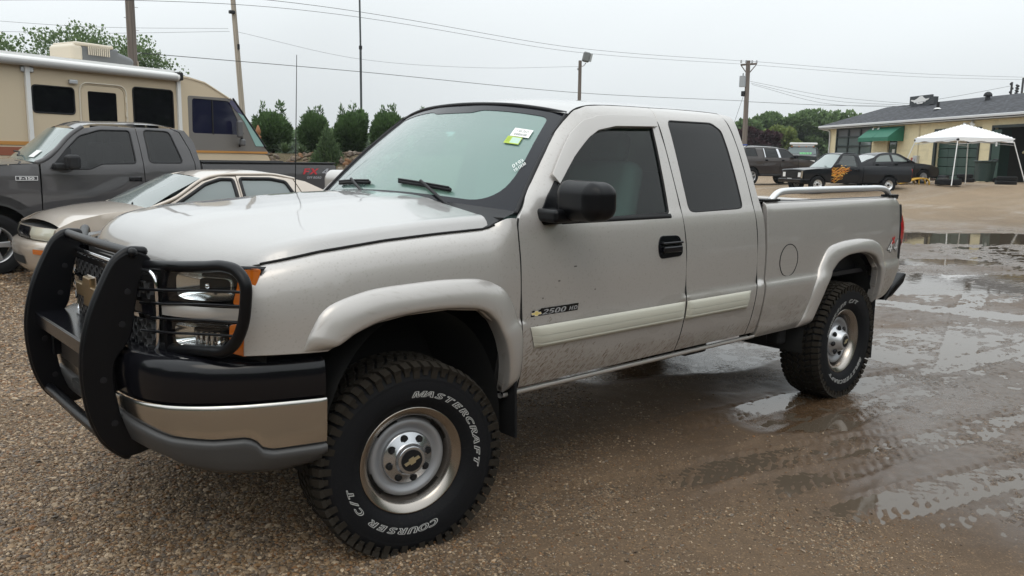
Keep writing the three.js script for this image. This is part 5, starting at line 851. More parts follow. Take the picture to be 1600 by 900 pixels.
  const fl = canvasTex(512, 320, (g, w, h) => { g.clearRect(0, 0, w, h); ticks(31, w, h, 30, (r) => { const y = 30 + r() * 280, L = 80 + (1 - Math.abs(y / h - .40)) * 230 * (.4 + .6 * r()), x0 = -10 + r() * 60, a = 3 + r() * 6; g.fillStyle = ['#d9922a', '#c77a1c', '#e8b24a', '#a85a18', '#e9c06a'][Math.floor(r() * 5)]; g.beginPath(); g.moveTo(x0, y + a); for (let k = 0; k <= 10; k++) { const q = k / 10; g.lineTo(x0 + q * L, y + a - q * (60 + 90 * r() * .4) + Math.sin(q * 9 + y) * 14); } for (let k = 10; k >= 0; k--) { const q = k / 10; g.lineTo(x0 + q * L * .97, y - a * .1 - q * 70 + a * (1 - q) * -.8 + Math.sin(q * 9 + y) * 14); } g.fill(); }); });
  part(t, 'flame_decal', onSheet((x, y) => [x, y, interp(sec, y)], .98, 2.42, .40, 1.10, .012, 20, 10), std(1, 1, 1, .5, 0, { map: fl, transparent: true, alphaTest: .5 }), 'yellow painted flames');
}
{ // ---- black sedan up on ramps, behind the flame truck
  const hw = .86, [pos, turn] = place((1433 - 800) / 1276 * 37, 37, 3.4, -hw, .64), t = thing('sedan', 'black sedan with its front wheel up on yellow ramps under the building wall', 'car', pos, turn); t.rotation.z = -.035; t.position.y += .16;
  const paint = carPaint(.010, .010, .013), sec = [[.15, .76], [.4, .84], [.7, .87], [.9, .85], [1.0, .81], [1.2, .70], [1.33, .62], [1.4, .52]];
  autoBody(t, {
    sec, plan: (x) => 1 - .16 * clamp((-.2 - x) / .8) ** 2 - .12 * clamp((x - 3.2) / .7) ** 2, paint, glass: wetGlass(.32, .38, .36, .5),
    panels: [
      { name: 'front_fender', out: [[-.88, .30], [-.38, .28], ...archOver(0, .31, .37, 10).map(([x, y]) => [-x, y]), [.45, .27], [.48, .93], [.2, .90], [-.4, .82], [-.85, .68], [-.92, .5]] },
      { name: 'front_door', out: [[.485, .24], [1.60, .24], [1.62, 1.38], [1.3, 1.37], [1.05, 1.24], [.60, .98], [.485, .93]], glass: [[[.78, 1.0], [1.575, 1.02], [1.57, 1.33], [1.32, 1.32], [1.08, 1.20]]], handle: [1.45, .88] },
      { name: 'rear_door', out: [[1.61, .24], [2.25, .24], [2.40, .5], [2.60, .72], [2.62, .95], [2.45, 1.22], [2.2, 1.35], [1.63, 1.385]], glass: [[[1.665, 1.02], [2.50, 1.02], [2.38, 1.18], [2.15, 1.30], [1.665, 1.335]]], handle: [2.45, .89] },
      { name: 'rear_quarter', out: [[2.41, .5], ...archOver(2.75, .31, .37, 8).map(([x, y]) => [5.5 - x, y]).slice(3), [3.2, .28], [3.75, .32], [3.82, .6], [3.8, .93], [3.3, .98], [2.9, 1.13], [2.46, 1.23], [2.63, .95], [2.61, .72]] }],
    strips: [{ name: 'front_bumper', pts: [[-.86, .22], [-.95, .35], [-.95, .52], [-.90, .62], [-.85, .68]], crown: 0, bow: .18, smooth: true, n: 10, sub: [['headlight', .74, .97, .70, .97, .012, M.amber], ['headlight', .74, .97, .03, .30, .012, M.amber]] }, { name: 'hood', smooth: true, n: 12, pts: [[-.86, .68], [-.4, .825], [.2, .905], [.5, .94]], crown: .05, bow: .1 }, { name: 'windshield', pts: [[.44, .94], [.8, 1.14], [1.22, 1.34]], crown: .03, bow: .12, w: .95, mat: wetGlass(.4, .46, .45, .4) }, { name: 'roof', smooth: true, n: 10, pts: [[1.2, 1.345], [1.45, 1.385], [1.9, 1.38], [2.25, 1.32], [2.45, 1.23]], crown: .04 }, { name: 'rear_window', pts: [[2.35, 1.28], [2.7, 1.13], [3.05, 1.0]], crown: .04, w: .95, mat: wetGlass(.42, .46, .45, .4) }, { name: 'trunk', smooth: true, n: 10, pts: [[3.0, 1.02], [3.4, .98], [3.78, .93], [3.84, .6], [3.8, .3]], crown: .03 }],
    wheels: [[0, .31, .31, .2, 'cover'], [2.75, .31, .31, .2, 'cover']], wells: [[0, .36, .31], [2.75, .36, .31]], inner: [[.5, 2.6, .28, .9, .7], [-.7, .5, .35, .6, .55], [2.6, 3.7, .3, .8, .6]]
  });
  each(t, 'roof_pillar', [1, -1].map((s) => tube([[.46, .94], [.8, 1.12], [1.2, 1.335], [1.5, 1.383], [2.2, 1.34], [2.48, 1.21], [3.0, 1.02]].map(([x, y]) => [x, y, s * (interp(sec, y) - .01)]), .026, 30, 6)), paint); each(t, 'door_mirror', [1, -1].map((s) => rbox(.12, .11, .17, .04, .86, 1.02, s * .92)), M.gloss);
}
{ // ---- brown four door utility truck
  const hw = .9, [pos, turn] = place((1178 - 800) / 1276 * 38.5, 38.5, 3.6, -hw, .58), t = thing('sport_utility_vehicle', 'dark brown sport utility vehicle with bright window pillars, partly hidden by the silver cab', 'car', pos, turn);
  const paint = carPaint(.042, .034, .032), sec = [[.4, .84], [.6, .88], [.9, .90], [1.1, .885], [1.25, .86], [1.5, .76], [1.68, .68], [1.76, .60]];
  const post = (x0, y0, x1, y1, w) => (sd) => [sheet(4, 1, (u, v) => { const q = sd(lerp(x0, x1, u) + (v - .5) * w, lerp(y0, y1, u)); return [q[0], q[1], q[2] + .012]; })];
  autoBody(t, {
    sec, paint, glass: M.trimGlass,
    panels: [
      { name: 'front_fender', out: [[-3.75, .55], [-3.35, .55], ...archOver(-2.95, .40, .46, 10).map(([x, y]) => [-5.9 - x, y]).filter(([, y]) => y > .48), [-2.48, .46], [-2.45, 1.22], [-3.0, 1.19], [-3.7, 1.10], [-3.8, .8]] },
      { name: 'front_door', out: [[-2.44, .44], [-1.32, .44], [-1.30, 1.25], [-1.22, 1.74], [-1.7, 1.72], [-1.95, 1.62], [-2.42, 1.24]], glass: [[[-2.28, 1.28], [-1.36, 1.28], [-1.28, 1.68], [-1.68, 1.67], [-1.92, 1.57]]], handle: [-1.48, 1.15, M.chrome], extra: [['pillar_trim', post(-1.335, 1.28, -1.255, 1.69, .07), M.chrome]] },
      { name: 'rear_door', out: [[-1.31, .44], [-.30, .44], [-.30, 1.26], [-.34, 1.75], [-1.21, 1.745], [-1.29, 1.25]], glass: [[[-1.24, 1.28], [-.44, 1.28], [-.42, 1.69], [-1.18, 1.69]]], handle: [-.46, 1.15, M.chrome], extra: [['pillar_trim', post(-1.265, 1.28, -1.19, 1.69, .06), M.chrome], ['pillar_trim', post(-.40, 1.28, -.39, 1.69, .05), M.chrome]] },
      { name: 'rear_quarter', out: [[-.29, .44], [-.10, .50], ...archOver(.38, .40, .46, 10).map(([x, y]) => [.76 - x, y]).filter(([, y]) => y > .5), [.86, .55], [1.10, .6], [1.12, 1.25], [.85, 1.70], [.6, 1.75], [-.33, 1.755], [-.29, 1.26]], glass: [[[.06, 1.32], [.86, 1.32], [.68, 1.68], [.10, 1.68]]] }],
    strips: [{ name: 'front_end', pts: [[-3.80, .5], [-3.85, .8], [-3.78, 1.08]], crown: 0, bow: .1 }, { name: 'hood', smooth: true, n: 10, pts: [[-3.78, 1.06], [-3.2, 1.18], [-2.5, 1.235]], crown: .05 }, { name: 'windshield', pts: [[-2.46, 1.24], [-1.9, 1.66]], crown: .03, bow: .1, w: .95, mat: M.tealGlass }, { name: 'roof', smooth: true, n: 10, pts: [[-1.95, 1.63], [-1.6, 1.725], [-1, 1.755], [.5, 1.755], [.85, 1.71]], crown: .05 }, { name: 'rear_end', pts: [[.84, 1.72], [1.12, 1.22], [1.14, .55]], crown: 0, sub: [['rear_window', .06, .42, .15, .85, -.012, M.trimGlass]] }],
    wheels: [[-2.95, .39, .39, .26, 'alloy'], [.38, .39, .39, .26, 'alloy']], wells: [[-2.95, .45, .40], [.38, .45, .40]], inner: [[-2.4, 1, .5, 1.22, .75], [-3.6, -2.4, .6, 1.0, .7]]
  });
  each(t, 'roof_rail', [1, -1].map((s) => tube([[-1.5, 1.765, s * .60], [-1.4, 1.80, s * .60], [.5, 1.80, s * .60], [.6, 1.77, s * .60]], .02, 20, 6)), M.plastic); each(t, 'running_board', [1, -1].map((s) => rbox(2.6, .08, .18, .03, -1.3, .45, s * .93)), M.plastic); each(t, 'door_mirror', [1, -1].map((s) => rbox(.16, .17, .2, .05, -2.2, 1.33, s * .98)), M.gloss);
}
{ // ---- black recovery truck with a light bar, nose towards us
  const hw = 1, [pos, turn] = place(15.6, 47, -.95 + 2 * Math.PI - Math.PI * .0, 1, .75), t = thing('tow_truck', 'black truck with white light bar on its roof and green lettering across the hood', 'truck', [pos[0], .55, pos[2]], 1.15 - PSI);
  const paint = carPaint(.012, .016, .015), sec = [[.5, .95], [.8, .98], [1.2, .98], [1.5, .93], [1.9, .80], [2.05, .72]];
  autoBody(t, {
    sec, paint, glass: M.tealGlass,
    panels: [{ name: 'front_fender', out: [[-.9, .6], [-.5, .6], ...archOver(0, .45, .5, 8).map(([x, y]) => [-x, y]).filter(([, y]) => y > .58), [.6, .6], [.6, 1.57], [-.85, 1.46]] }, { name: 'front_door', out: [[.61, .6], [1.8, .6], [1.8, 2.0], [1.2, 1.98], [.62, 1.58]], glass: [[[.95, 1.60], [1.72, 1.60], [1.72, 1.92], [1.22, 1.90]]] }, { name: 'cab_corner', out: [[1.81, .6], [2.5, .6], [2.5, 1.95], [2.3, 2.0], [1.81, 2.0]] }],
    strips: [{ name: 'front_end', pts: [[-.92, .6], [-.95, .9], [-.92, 1.44]], crown: 0, sub: [['headlight', .4, .8, .80, .95, .02, M.white], ['headlight', .4, .8, .05, .20, .02, M.white], ['grille', .4, .85, .25, .75, .015, M.gloss]] }, { name: 'hood', pts: [[-.92, 1.43], [-.8, 1.49], [.6, 1.58]], crown: .05 }, { name: 'windshield', pts: [[.58, 1.60], [.9, 1.77], [1.18, 1.94]], crown: .02, bow: .1, w: .93, mat: phys(.05, .075, .075, .08, 0, { specularIntensity: .8 }) }, { name: 'roof', pts: [[1.15, 1.94], [1.3, 2.0], [2.3, 2.0], [2.5, 1.93]], crown: .05 }, { name: 'cab_back', pts: [[2.5, 1.95], [2.52, .7]], crown: 0 }],
    wheels: [[0, .42, .42, .26, 'alloy'], [3.8, .42, .42, .26, 'alloy']], inner: [[.6, 2.5, .6, 1.3, .85]]
  });
  part(t, 'flat_bed', [box(3.0, .12, 2.1, 4.1, 1.0, 0)], M.white); part(t, 'light_bar', [rbox(.30, .13, 1.55, .05, 1.65, 2.20, 0), box(.2, .08, 1.2, 1.65, 2.10, 0)], M.white); for (const z of [-.6, -.2, .2, .6]) part(t, 'marker_lamp', rbox(.10, .05, .08, .015, 1.22, 2.03, z), M.amber);
  const tx = canvasTex(256, 48, (g) => { g.clearRect(0, 0, 256, 48); g.fillStyle = '#54e06a'; g.font = 'bold 44px sans-serif'; g.textAlign = 'center'; g.textBaseline = 'middle'; g.fillText('SERVICE', 128, 26, 240); });
  part(t, 'hood_lettering', sheet(2, 6, (u, v) => [lerp(.40, .52, u), lerp(1.615, 1.69, u), lerp(-.25, .75, v)], (u, v) => [v, u]), std(1, 1, 1, .5, 0, { map: tx, transparent: true, alphaTest: .4 }), 'green lettering');
}
// ================================================================ the building and what stands round it
const at = (lat, d, h = 0) => { const [x, z] = gp(lat, d); return [x, h, z]; };
const shingleTex = dataTex(256, 256, (i, j) => { const row = Math.floor(j / 16), k = Math.floor((i + (row % 2) * 12 + 40 * hash(row, 3)) / 22), e = j % 16 < 2 ? .78 : 1, v = (.58 + .44 * hash(k, row) + .12 * hash(i, j) + .30 * (fbm(i / 50, j / 30, 3) - .5)) * e; return [92 * v, 94 * v, 102 * v]; }, true);
const stuccoTex = dataTex(256, 256, (i, j) => { const v = .93 + .07 * fbm(i / 9, j / 9, 3) + .05 * hash(i, j) - .04 * sstep(.5, .8, fbm(i / 60 + 9, j / 40, 2)); return [246 * v, 232 * v, 192 * v]; }, true);
{
  const turn = -(Math.PI / 2 - .116) - PSI, [bx, bz] = gp(21.9 * 51 / 45.6, 57 * 51 / 45.6), t = thing('garage_building', 'long low cream garage building with grey shingle hip roof and green trim', 'building', [bx, .5, bz], turn);
  const wall = std(.80, .80, .80, .85, 0, { map: stuccoTex }), green = std(.018, .050, .038, .5), dkGreen = std(.012, .022, .020, .4), white = std(.60, .61, .62, .6), H = 3.72;
  const uvw = (a, b) => [a / 2, b / 2];
  // front wall in the plane z = 0 with its openings; depth 7 m behind
  const W = (x0, x1, y0, y1) => { const g = box(x1 - x0, y1 - y0, .25, (x0 + x1) / 2, (y0 + y1) / 2, -.125); const u = g.attributes.uv, p = g.attributes.position; for (let i = 0; i < u.count; i++) u.setXY(i, p.getX(i) / 2, p.getY(i) / 2); return g; };
  part(t, 'front_wall', [W(-.7, .35, -1, H), W(.35, 5.35, -1, 1.0), W(5.35, 7.35, -1, H), W(7.35, 8.5, 2.85, H), W(8.5, 12.7, -1, H), W(12.7, 16.6, 3.22, H), W(16.6, 17.72, -1, H), W(17.72, 23.5, 3.25, H), W(23.5, 32, -1, H)], wall);
  part(t, 'side_wall', [box(.25, H + 1, 6.6, -.60, H / 2 - .5, -3.5), box(.25, H + 1, 6.6, 31.9, H / 2 - .5, -3.5)], wall); part(t, 'back_wall', box(32.6, H + 1, .2, 15.6, H / 2 - .5, -6.85), wall);
  part(t, 'workshop_interior', [box(32.4, .05, 6.6, 15.6, -.02, -3.5), box(32.4, .05, 6.6, 15.6, H - .05, -3.5), box(.1, H, 6.4, 17.3, H / 2, -3.5), box(.1, H, 6.4, 8.7, H / 2, -3.5)], std(.05, .048, .042, .9));
  // hip roof
  const ex0 = -1.45, ex1 = 33, zf = .55, zb = -6.4, ye = 3.98, yr = 5.34, rx0 = 2.0, rx1 = 29.6, zr = -2.92;
  const tri = (...p) => { const g = new THREE.BufferGeometry().setFromPoints(p.map((q) => V(...q))); const ix = p.length === 4 ? [0, 1, 2, 0, 2, 3] : [0, 1, 2]; g.setIndex(ix); g.setAttribute('uv', new THREE.BufferAttribute(new Float32Array(p.flatMap((q) => [q[0] / 2.2, (Math.abs(q[2] - zf) + (q[1] - ye)) / 2.2])), 2)); g.computeVertexNormals(); return g; };
  const roof = part(t, 'roof', [tri([ex0, ye, zf], [ex1, ye, zf], [rx1, yr, zr], [rx0, yr, zr]), tri([ex0, ye, zb], [ex0, ye, zf], [rx0, yr, zr]), tri([ex1, ye, zb], [ex0, ye, zb], [rx0, yr, zr], [rx1, yr, zr]), tri([ex1, ye, zf], [ex1, ye, zb], [rx1, yr, zr])], std(.55, .55, .55, .85, 0, { map: shingleTex }));
  part(t, 'soffit', [box(ex1 - ex0, .03, zf - zb, (ex0 + ex1) / 2, 3.76, (zf + zb) / 2)], white); part(t, 'gutter', [rbox(ex1 - ex0, .16, .12, .04, (ex0 + ex1) / 2, 3.90, zf + .02), rbox(.12, .16, zf - zb, .04, ex0 - .02, 3.90, (zf + zb) / 2)], white);
  part(t, 'downspout', tube([[-1.35, 3.85, .45], [-1.25, 3.74, .35], [-.62, 3.58, .10], [-.55, 3.3, .08], [-.55, 0, .08]], .06, 30, 6), white);
  // office window: green frame, three columns, a dark panel row over three rows of panes
  const fr = part(t, 'office_window', [box(5.0, .12, .14, 2.85, 1.03, -.05), box(5.0, .12, .14, 2.85, 3.68, -.05), ...[.38, 2.05, 3.72, 5.31].map((x) => box(.14, 2.7, .14, x, 2.35, -.05)), ...[1.75, 2.42, 3.10].map((y) => box(4.9, .09, .12, 2.85, y, -.05))], dkGreen);
  for (let i = 0; i < 3; i++) { part(fr, 'panel', box(1.56, .52, .03, 1.215 + i * 1.67, 3.38, -.09), std(.10, .105, .11, .5)); for (let j = 0; j < 3; j++) part(fr, 'pane', box(1.56, .62, .015, 1.215 + i * 1.67, 1.40 + j * .67, -.08), phys(.13, .16, .155, .04, 0, { clearcoat: 1 })); }
  // awning over the door
  const aw = (a, b) => sheet(6, 6, (u, v) => { const z = lerp(.05, 1.15, u); return [lerp(5.55, 9.25, v), lerp(3.66, 2.92, u ** 1.3), z]; });
  const awn = part(t, 'awning', [aw(), sheet(1, 6, (u, v) => [lerp(5.55, 9.25, v), lerp(2.92, 2.66, u), 1.15]), ...[5.55, 9.25].map((x) => sheet(6, 2, (u, v) => { const z = lerp(.05, 1.15, u); return [x, lerp(lerp(3.66, 2.92, u ** 1.3), 2.66, v), z]; }))], std(.012, .14, .085, .6)); part(awn, 'awning_rib', [tube([[7.4, 3.665, .05], [7.4, 3.3, .65], [7.4, 2.925, 1.155]], .02, 10, 5)], std(.012, .10, .06, .6));
  const dr = part(t, 'entrance_door', [box(1.0, 2.75, .08, 7.92, 1.4, -.14)], dkGreen); part(dr, 'door_pane', box(.72, 1.9, .02, 7.92, 1.7, -.09), phys(.05, .06, .06, .05, 0, { clearcoat: 1 })); part(dr, 'notice', box(.30, .42, .01, 8.0, 1.95, -.075), M.white); part(dr, 'notice', box(.26, .20, .01, 7.86, 1.4, -.075), M.white);
  // closed sectional door
  const gd = part(t, 'garage_door', [box(3.9, .05, .05, 14.65, .03, -.22)], dkGreen); for (let k = 0; k < 6; k++) for (let i = 0; i < 4; i++) part(gd, 'door_panel', rbox(.96, .50, .05, .02, 13.18 + i * .98, .28 + k * .53, -.20), green);
  part(t, 'door_frame', [box(.22, 3.3, .12, 12.62, 1.6, .02), box(.14, 3.3, .12, 16.62, 1.6, .02), box(4.2, .14, .12, 14.62, 3.26, .02), box(.12, 3.4, .12, 17.70, 1.65, .02), box(.12, 3.4, .12, 23.5, 1.65, .02), box(5.9, .14, .12, 20.6, 3.31, .02)], dkGreen);
  part(t, 'open_door_leaf', [box(.06, 3.1, .9, 17.86, 1.58, -.5), box(.62, 3.1, .06, 18.12, 1.58, .04)], green); part(t, 'door_notice', box(.01 + .12, .24, .02, 18.15, 2.35, .08), M.white);
  part(t, 'workbench', [box(2.2, .1, .7, 20.5, .95, -5.6), box(.1, .9, .6, 19.5, .5, -5.6), box(.1, .9, .6, 21.5, .5, -5.6)], M.wood); part(t, 'car_lift', [rbox(.3, 3.2, .3, .03, 19.2, 1.6, -4.4), rbox(.3, 3.2, .3, .03, 22.4, 1.6, -4.4)], std(.3, .22, .03, .5)); part(t, 'hanging_bumper', tube([[18.9, 1.9, -1.0], [19.3, 2.2, -1.05], [19.8, 2.55, -1.0]], .07, 12, 8), std(.5, .46, .28, .5));
  // small fittings
  const lampF = (x) => { const q = part(t, 'flood_light', [box(.12, .10, .12, x, 3.66, .10), bar([x, 3.62, .12], [x - .3, 3.55, .28], .017), bar([x, 3.62, .12], [x + .3, 3.55, .28], .017)], white); for (const s of [-1, 1]) part(q, 'lamp_head', rot(cyl(.07, .13, .22, 14), .7, 0, s * .5).translate(x + s * .32, 3.48, .34), M.white); };
  lampF(6.39); lampF(16.0); part(t, 'meter_box', [rbox(.42, .55, .2, .03, 10.9, 1.45, .1), box(.18, .2, .06, 10.85, 1.42, .22)], M.steel); part(t, 'conduit', tube([[10.9, 1.7, .05], [10.9, 3.7, .05]], .025, 6, 6), std(.6, .54, .4, .7)); part(t, 'red_meter', box(.16, .34, .06, 10.62, 1.42, .20), std(.35, .06, .05, .5));
  const rf = (x, z) => interp([[-6.4, ye], [zr, yr], [zf, ye]], z);
  part(roof, 'vent_pipe', [mv(cyl(.09, .09, .40, 14), 10.75, rf(0, -1.15) + .27, -1.15)], M.black); part(roof, 'vent_flashing', mv(cyl(.10, .26, .09, 14), 10.75, rf(0, -1.15) + .07, -1.15), M.white); part(roof, 'turbine_vent', [mv(new THREE.SphereGeometry(.24, 16, 10, 0, 7, 0, 1.7), 13.9, rf(0, -2.2) + .25, -2.2), mv(cyl(.13, .16, .3, 14), 13.9, rf(0, -2.2) + .08, -2.2)], M.plastic);
  // roof sign: dark board with a white winged car outline
  const sg = part(t, 'roof_sign', [box(2.45, .62, .14, 6.95, 5.50, -2.4), box(.5, .5, .3, 8.35, 5.40, -2.4)], std(.035, .04, .045, .6));
  const wing = [[-1.05, .16], [-.62, .12], [-.34, .20], [-.05, .34], [.2, .35], [.42, .22], [.62, .13], [1.05, .17], [.92, .06], [.72, .02], [.6, -.08], [.40, -.06], [.3, -.16], [-.28, -.16], [-.40, -.05], [-.62, -.08], [-.72, .02], [-.93, .05]];
  part(sg, 'emblem', mv(extrude(wing, .03), 6.95, 5.42, -2.32), M.white, 'white winged car emblem');
}
{ // pop-up canopy on splayed legs
  const cx = 19.75, cd = 36.6, g0 = .80, [x, z] = gp(cx, cd), t = thing('canopy_tent', 'white pop-up canopy on four splayed legs before the garage doors', 'canopy', [x, g0, z], .785 - PSI - .60);
  const s = 1.38, cloth = std(.82, .83, .85, .8, 0), eave = 2.03, top = 2.66;
  const f = (u, v) => { const a = u * 2 - 1, b = v * 2 - 1, m = Math.max(Math.abs(a), Math.abs(b)); const e = 1 - m; return [a * s, eave + (top - eave) * Math.pow(e, .9) - .05 * Math.sin(Math.PI * m) * (1 - Math.min(Math.abs(a), Math.abs(b)) / (m + 1e-6)), b * s]; };
  part(t, 'canopy_top', [sheet(28, 28, f, UV0, true), ...[0, 1, 2, 3].map((k) => rot(sheet(20, 2, (u, v) => { const a = u * 2 - 1; return [a * s, eave - v * (.17 + .025 * Math.sin(a * 9 + k)) , s + .004 * v]; }, UV0, true), 0, k * Math.PI / 2, 0))], cloth);
  for (const a of [-1, 1]) for (const b of [-1, 1]) { const L = part(t, 'leg', bar([a * s * .97, eave - .06, b * s * .97], [a * (s + .42), 0, b * (s + .42)], .021, 8), M.white); part(L, 'joint', rbox(.09, .09, .09, .02, a * s * .98, eave - .10, b * s * .98), M.plastic); }
  for (const [p, q] of [[[-1, -1], [1, -1]], [[1, -1], [1, 1]], [[1, 1], [-1, 1]], [[-1, 1], [-1, -1]]]) part(t, 'truss_bar', [bar([p[0] * s, eave - .08, p[1] * s], [q[0] * s, eave - .30, q[1] * s], .012, 6)], M.steel);
}
const tyreG = (R, w) => lathe([[R * .55, -w * .4], [R * .8, -w * .5], [R * .96, -w * .46], [R, -w * .3], [R, w * .3], [R * .96, w * .46], [R * .8, w * .5], [R * .55, w * .4], [R * .55, -w * .4]], 36);
const GROUPT = 'loose tyres by the garage';
const looseTyre = (lat, d, h, R, w, label, tilt = 0) => { const t = thing('tyre', label, 'tyre', at(lat, d, h)); t.rotation.set(tilt, rnd(), 0); part(t, 'casing', tyreG(R, w), M.rubber); part(t, 'bead', mv(new THREE.TorusGeometry(R * .57, w * .05, 6, 30).rotateX(Math.PI / 2), 0, w * .40, 0), M.plastic); tag(t, null, null, GROUPT); };
looseTyre(18.75, 35.6, .93, .52, .24, 'big tyre lying flat at the foot of the front canopy leg');
looseTyre(22.9, 38.4, .88, .45, .20, 'bottom tyre of the stack at the right edge of the photo'); looseTyre(23.0, 38.5, 1.08, .43, .20, 'upper tyre of the stack at the right edge of the photo');
looseTyre(22.6, 41.2, .93, .36, .2, 'tyre lying flat against the green garage door, under its mate'); looseTyre(22.5, 41.2, 1.13, .36, .2, 'tyre stacked on another against the green garage door'); looseTyre(19.9, 41.6, 1.15, .36, .22, 'rusty wheel standing on edge beside the black sedan', 1.35);
{ const t = thing('scrap_pile', 'low heap of dark car parts on the ground under the canopy', 'scrap', at(20.9, 41, .82)); part(t, 'axle', bar([-.9, .15, .2], [.7, .12, -.3], .07, 10), std(.05, .03, .022, .8)); part(t, 'exhaust_part', [rbox(.7, .18, .3, .06, .3, .12, .3)], std(.03, .028, .026, .8)); part(t, 'crate', [rbox(.5, .3, .4, .04, 1.1, .16, 0)], M.plastic); }
{ // yellow car ramps
  for (const [lat, d, l] of [[17.55, 36.1, 'yellow car ramp nearer us, under the front wheel of the black sedan'], [17.9, 37.9, 'yellow car ramp on the far side, behind the nearer ramp']]) {
    const t = thing('car_ramp', l, 'ramp', at(lat, d, .80), .15 - PSI), m = std(.52, .30, .03, .5);
    part(t, 'ramp_rail', [-1, 1].map((s) => tube([[-.80, .02, s * .14], [-.35, .13, s * .14], [.05, .24, s * .14], [.45, .24, s * .14], [.58, .12, s * .14], [.60, 0, s * .14]], .035, 24, 6)), m); part(t, 'ramp_tread', [sheet(14, 2, (u, v) => { const x = lerp(-.8, .48, u); return [x, interp([[-.8, .03], [-.35, .14], [.05, .26], [.5, .26]], x), lerp(-.14, .14, v)]; })], m); part(t, 'ramp_leg', [-1, 1].map((s) => bar([.1, .22, s * .13], [.1, 0, s * .15], .025, 6)), m);
  }
}
{ const t = thing('wheelie_bin', 'dark green wheeled bin standing between garage door and open bay', 'bin', at(24.6, 43.2, .80), -PSI); part(t, 'body', [rot(cyl(.50, .40, 1.0, 4), 0, Math.PI / 4, 0).translate(0, .55, 0)], std(.018, .04, .036, .55)); part(t, 'lid', [rbox(.86, .09, .82, .04, 0, 1.08, 0)], std(.014, .03, .028, .5)); part(t, 'handle', tube([[.30, 1.08, .2], [.52, 1.18, .2], [.52, 1.18, -.2], [.30, 1.08, -.2]], .03, 20, 6), M.plastic); part(t, 'bin_wheel', [-1, 1].map((s) => rot(cyl(.13, .13, .07, 16), Math.PI / 2).translate(.38, .13, s * .36)), M.rubber); }
{ // silver car in the open bay
  const t = thing('sedan', 'silver car parked tail out inside the open garage bay', 'car', at(30.4, 47.6, .55), 2.2 - PSI), paint = carPaint(.34, .35, .37), sec = [[.25, .80], [.6, .86], [.9, .84], [1.15, .72], [1.4, .58]];
  autoBody(t, { sec, paint, glass: M.trimGlass, panels: [{ name: 'rear_quarter', out: [[0, .35], [.9, .35], [1.3, .8], [1.3, 1.36], [.9, 1.28], [.1, .98], [-.02, .7]] }, { name: 'door', out: [[1.31, .35], [3.4, .35], [3.4, .95], [2.8, 1.36], [1.31, 1.37]], glass: [[[1.4, .98], [3.1, .98], [2.7, 1.28], [1.4, 1.3]]] }, { name: 'front_fender', out: [[3.41, .35], [4.4, .35], [4.45, .75], [3.41, .94]] }], strips: [{ name: 'rear_end', pts: [[-.02, .35], [-.06, .7], [.06, 1.0]], crown: 0, bow: .08, sub: [['tail_light', .5, .9, .72, .96, .012, M.red], ['tail_light', .5, .9, .04, .28, .012, M.red], ['number_plate', .3, .6, .42, .58, .012, M.white]] }, { name: 'trunk', pts: [[.06, .99], [.6, 1.02]], crown: .03 }, { name: 'rear_window', pts: [[.5, 1.0], [1.2, 1.34]], crown: .03, mat: M.tealGlass }, { name: 'roof', pts: [[1.15, 1.34], [1.9, 1.4], [2.8, 1.35]], crown: .04 }, { name: 'windshield', pts: [[2.75, 1.35], [3.5, .95]], crown: .03, mat: M.tealGlass }, { name: 'hood', pts: [[3.4, .95], [4.45, .76]], crown: .03 }, { name: 'nose', pts: [[4.45, .76], [4.5, .5], [4.4, .35]], crown: 0 }], wheels: [[.85, .31, .31, .2, 'alloy'], [3.5, .31, .31, .2, 'alloy']] });
}
// ================================================================ poles and wires
const poleMat = (c) => std(1, 1, 1, .9, 0, { map: dataTex(64, 256, (i, j) => { const v = .7 + .5 * fbm(i / 3, j / 40, 4); return [c[0] * v, c[1] * v, c[2] * v]; }, true) });
const brownPole = poleMat([118, 108, 101]), palePole = poleMat([176, 166, 152]);
{ const t = thing('utility_pole', 'thick brown wooden pole with climbing steps rising behind the motorhome', 'utility pole', at(-14.58, 32, 0)); part(t, 'pole', mv(cyl(.15, .185, 11, 16), 0, 5.5, 0), brownPole); for (let k = 0; k < 14; k++) part(t, 'step', bar([0, 3.2 + k * .42, 0], [(k % 2 ? .26 : -.26), 3.2 + k * .42, .08], .014, 6), M.steel); part(t, 'ground_conduit', bar([.13, 0, .16], [.13, 5.0, .14], .035, 8), palePole); }
{ const t = thing('utility_pole', 'slim pale leaning wooden pole behind the front of the motorhome', 'utility pole', at(-12.5, 38, 0)); part(t, 'pole', bar([.25, 0, 0], [-.42, 10, .3], .14, 14, .10), palePole); part(t, 'crossarm', [rbox(1.5, .10, .10, .02, -.35, 8.75, .3)], palePole); for (const x of [-.95, -.35, .25]) part(t, 'insulator', mv(cyl(.05, .07, .16, 10), x, 8.88, .3), M.plastic); part(t, 'hardware', [rbox(.25, .14, .18, .03, -.42, 7.75, .35), rbox(.10, .24, .12, .03, -.15, 6.3, .3)], M.plastic); }
{ const t = thing('mast', 'thin dark radio mast standing behind the juniper bushes', 'mast', at(-5.54, 30, 1.2)); part(t, 'tube', [bar([0, 0, 0], [0, 4.2, 0], .042, 10), bar([0, 4.2, 0], [-.05, 9, 0], .033, 8)], std(.06, .07, .075, .6)); part(t, 'collar', mv(cyl(.06, .06, .12, 10), 0, 4.2, 0), M.plastic); }
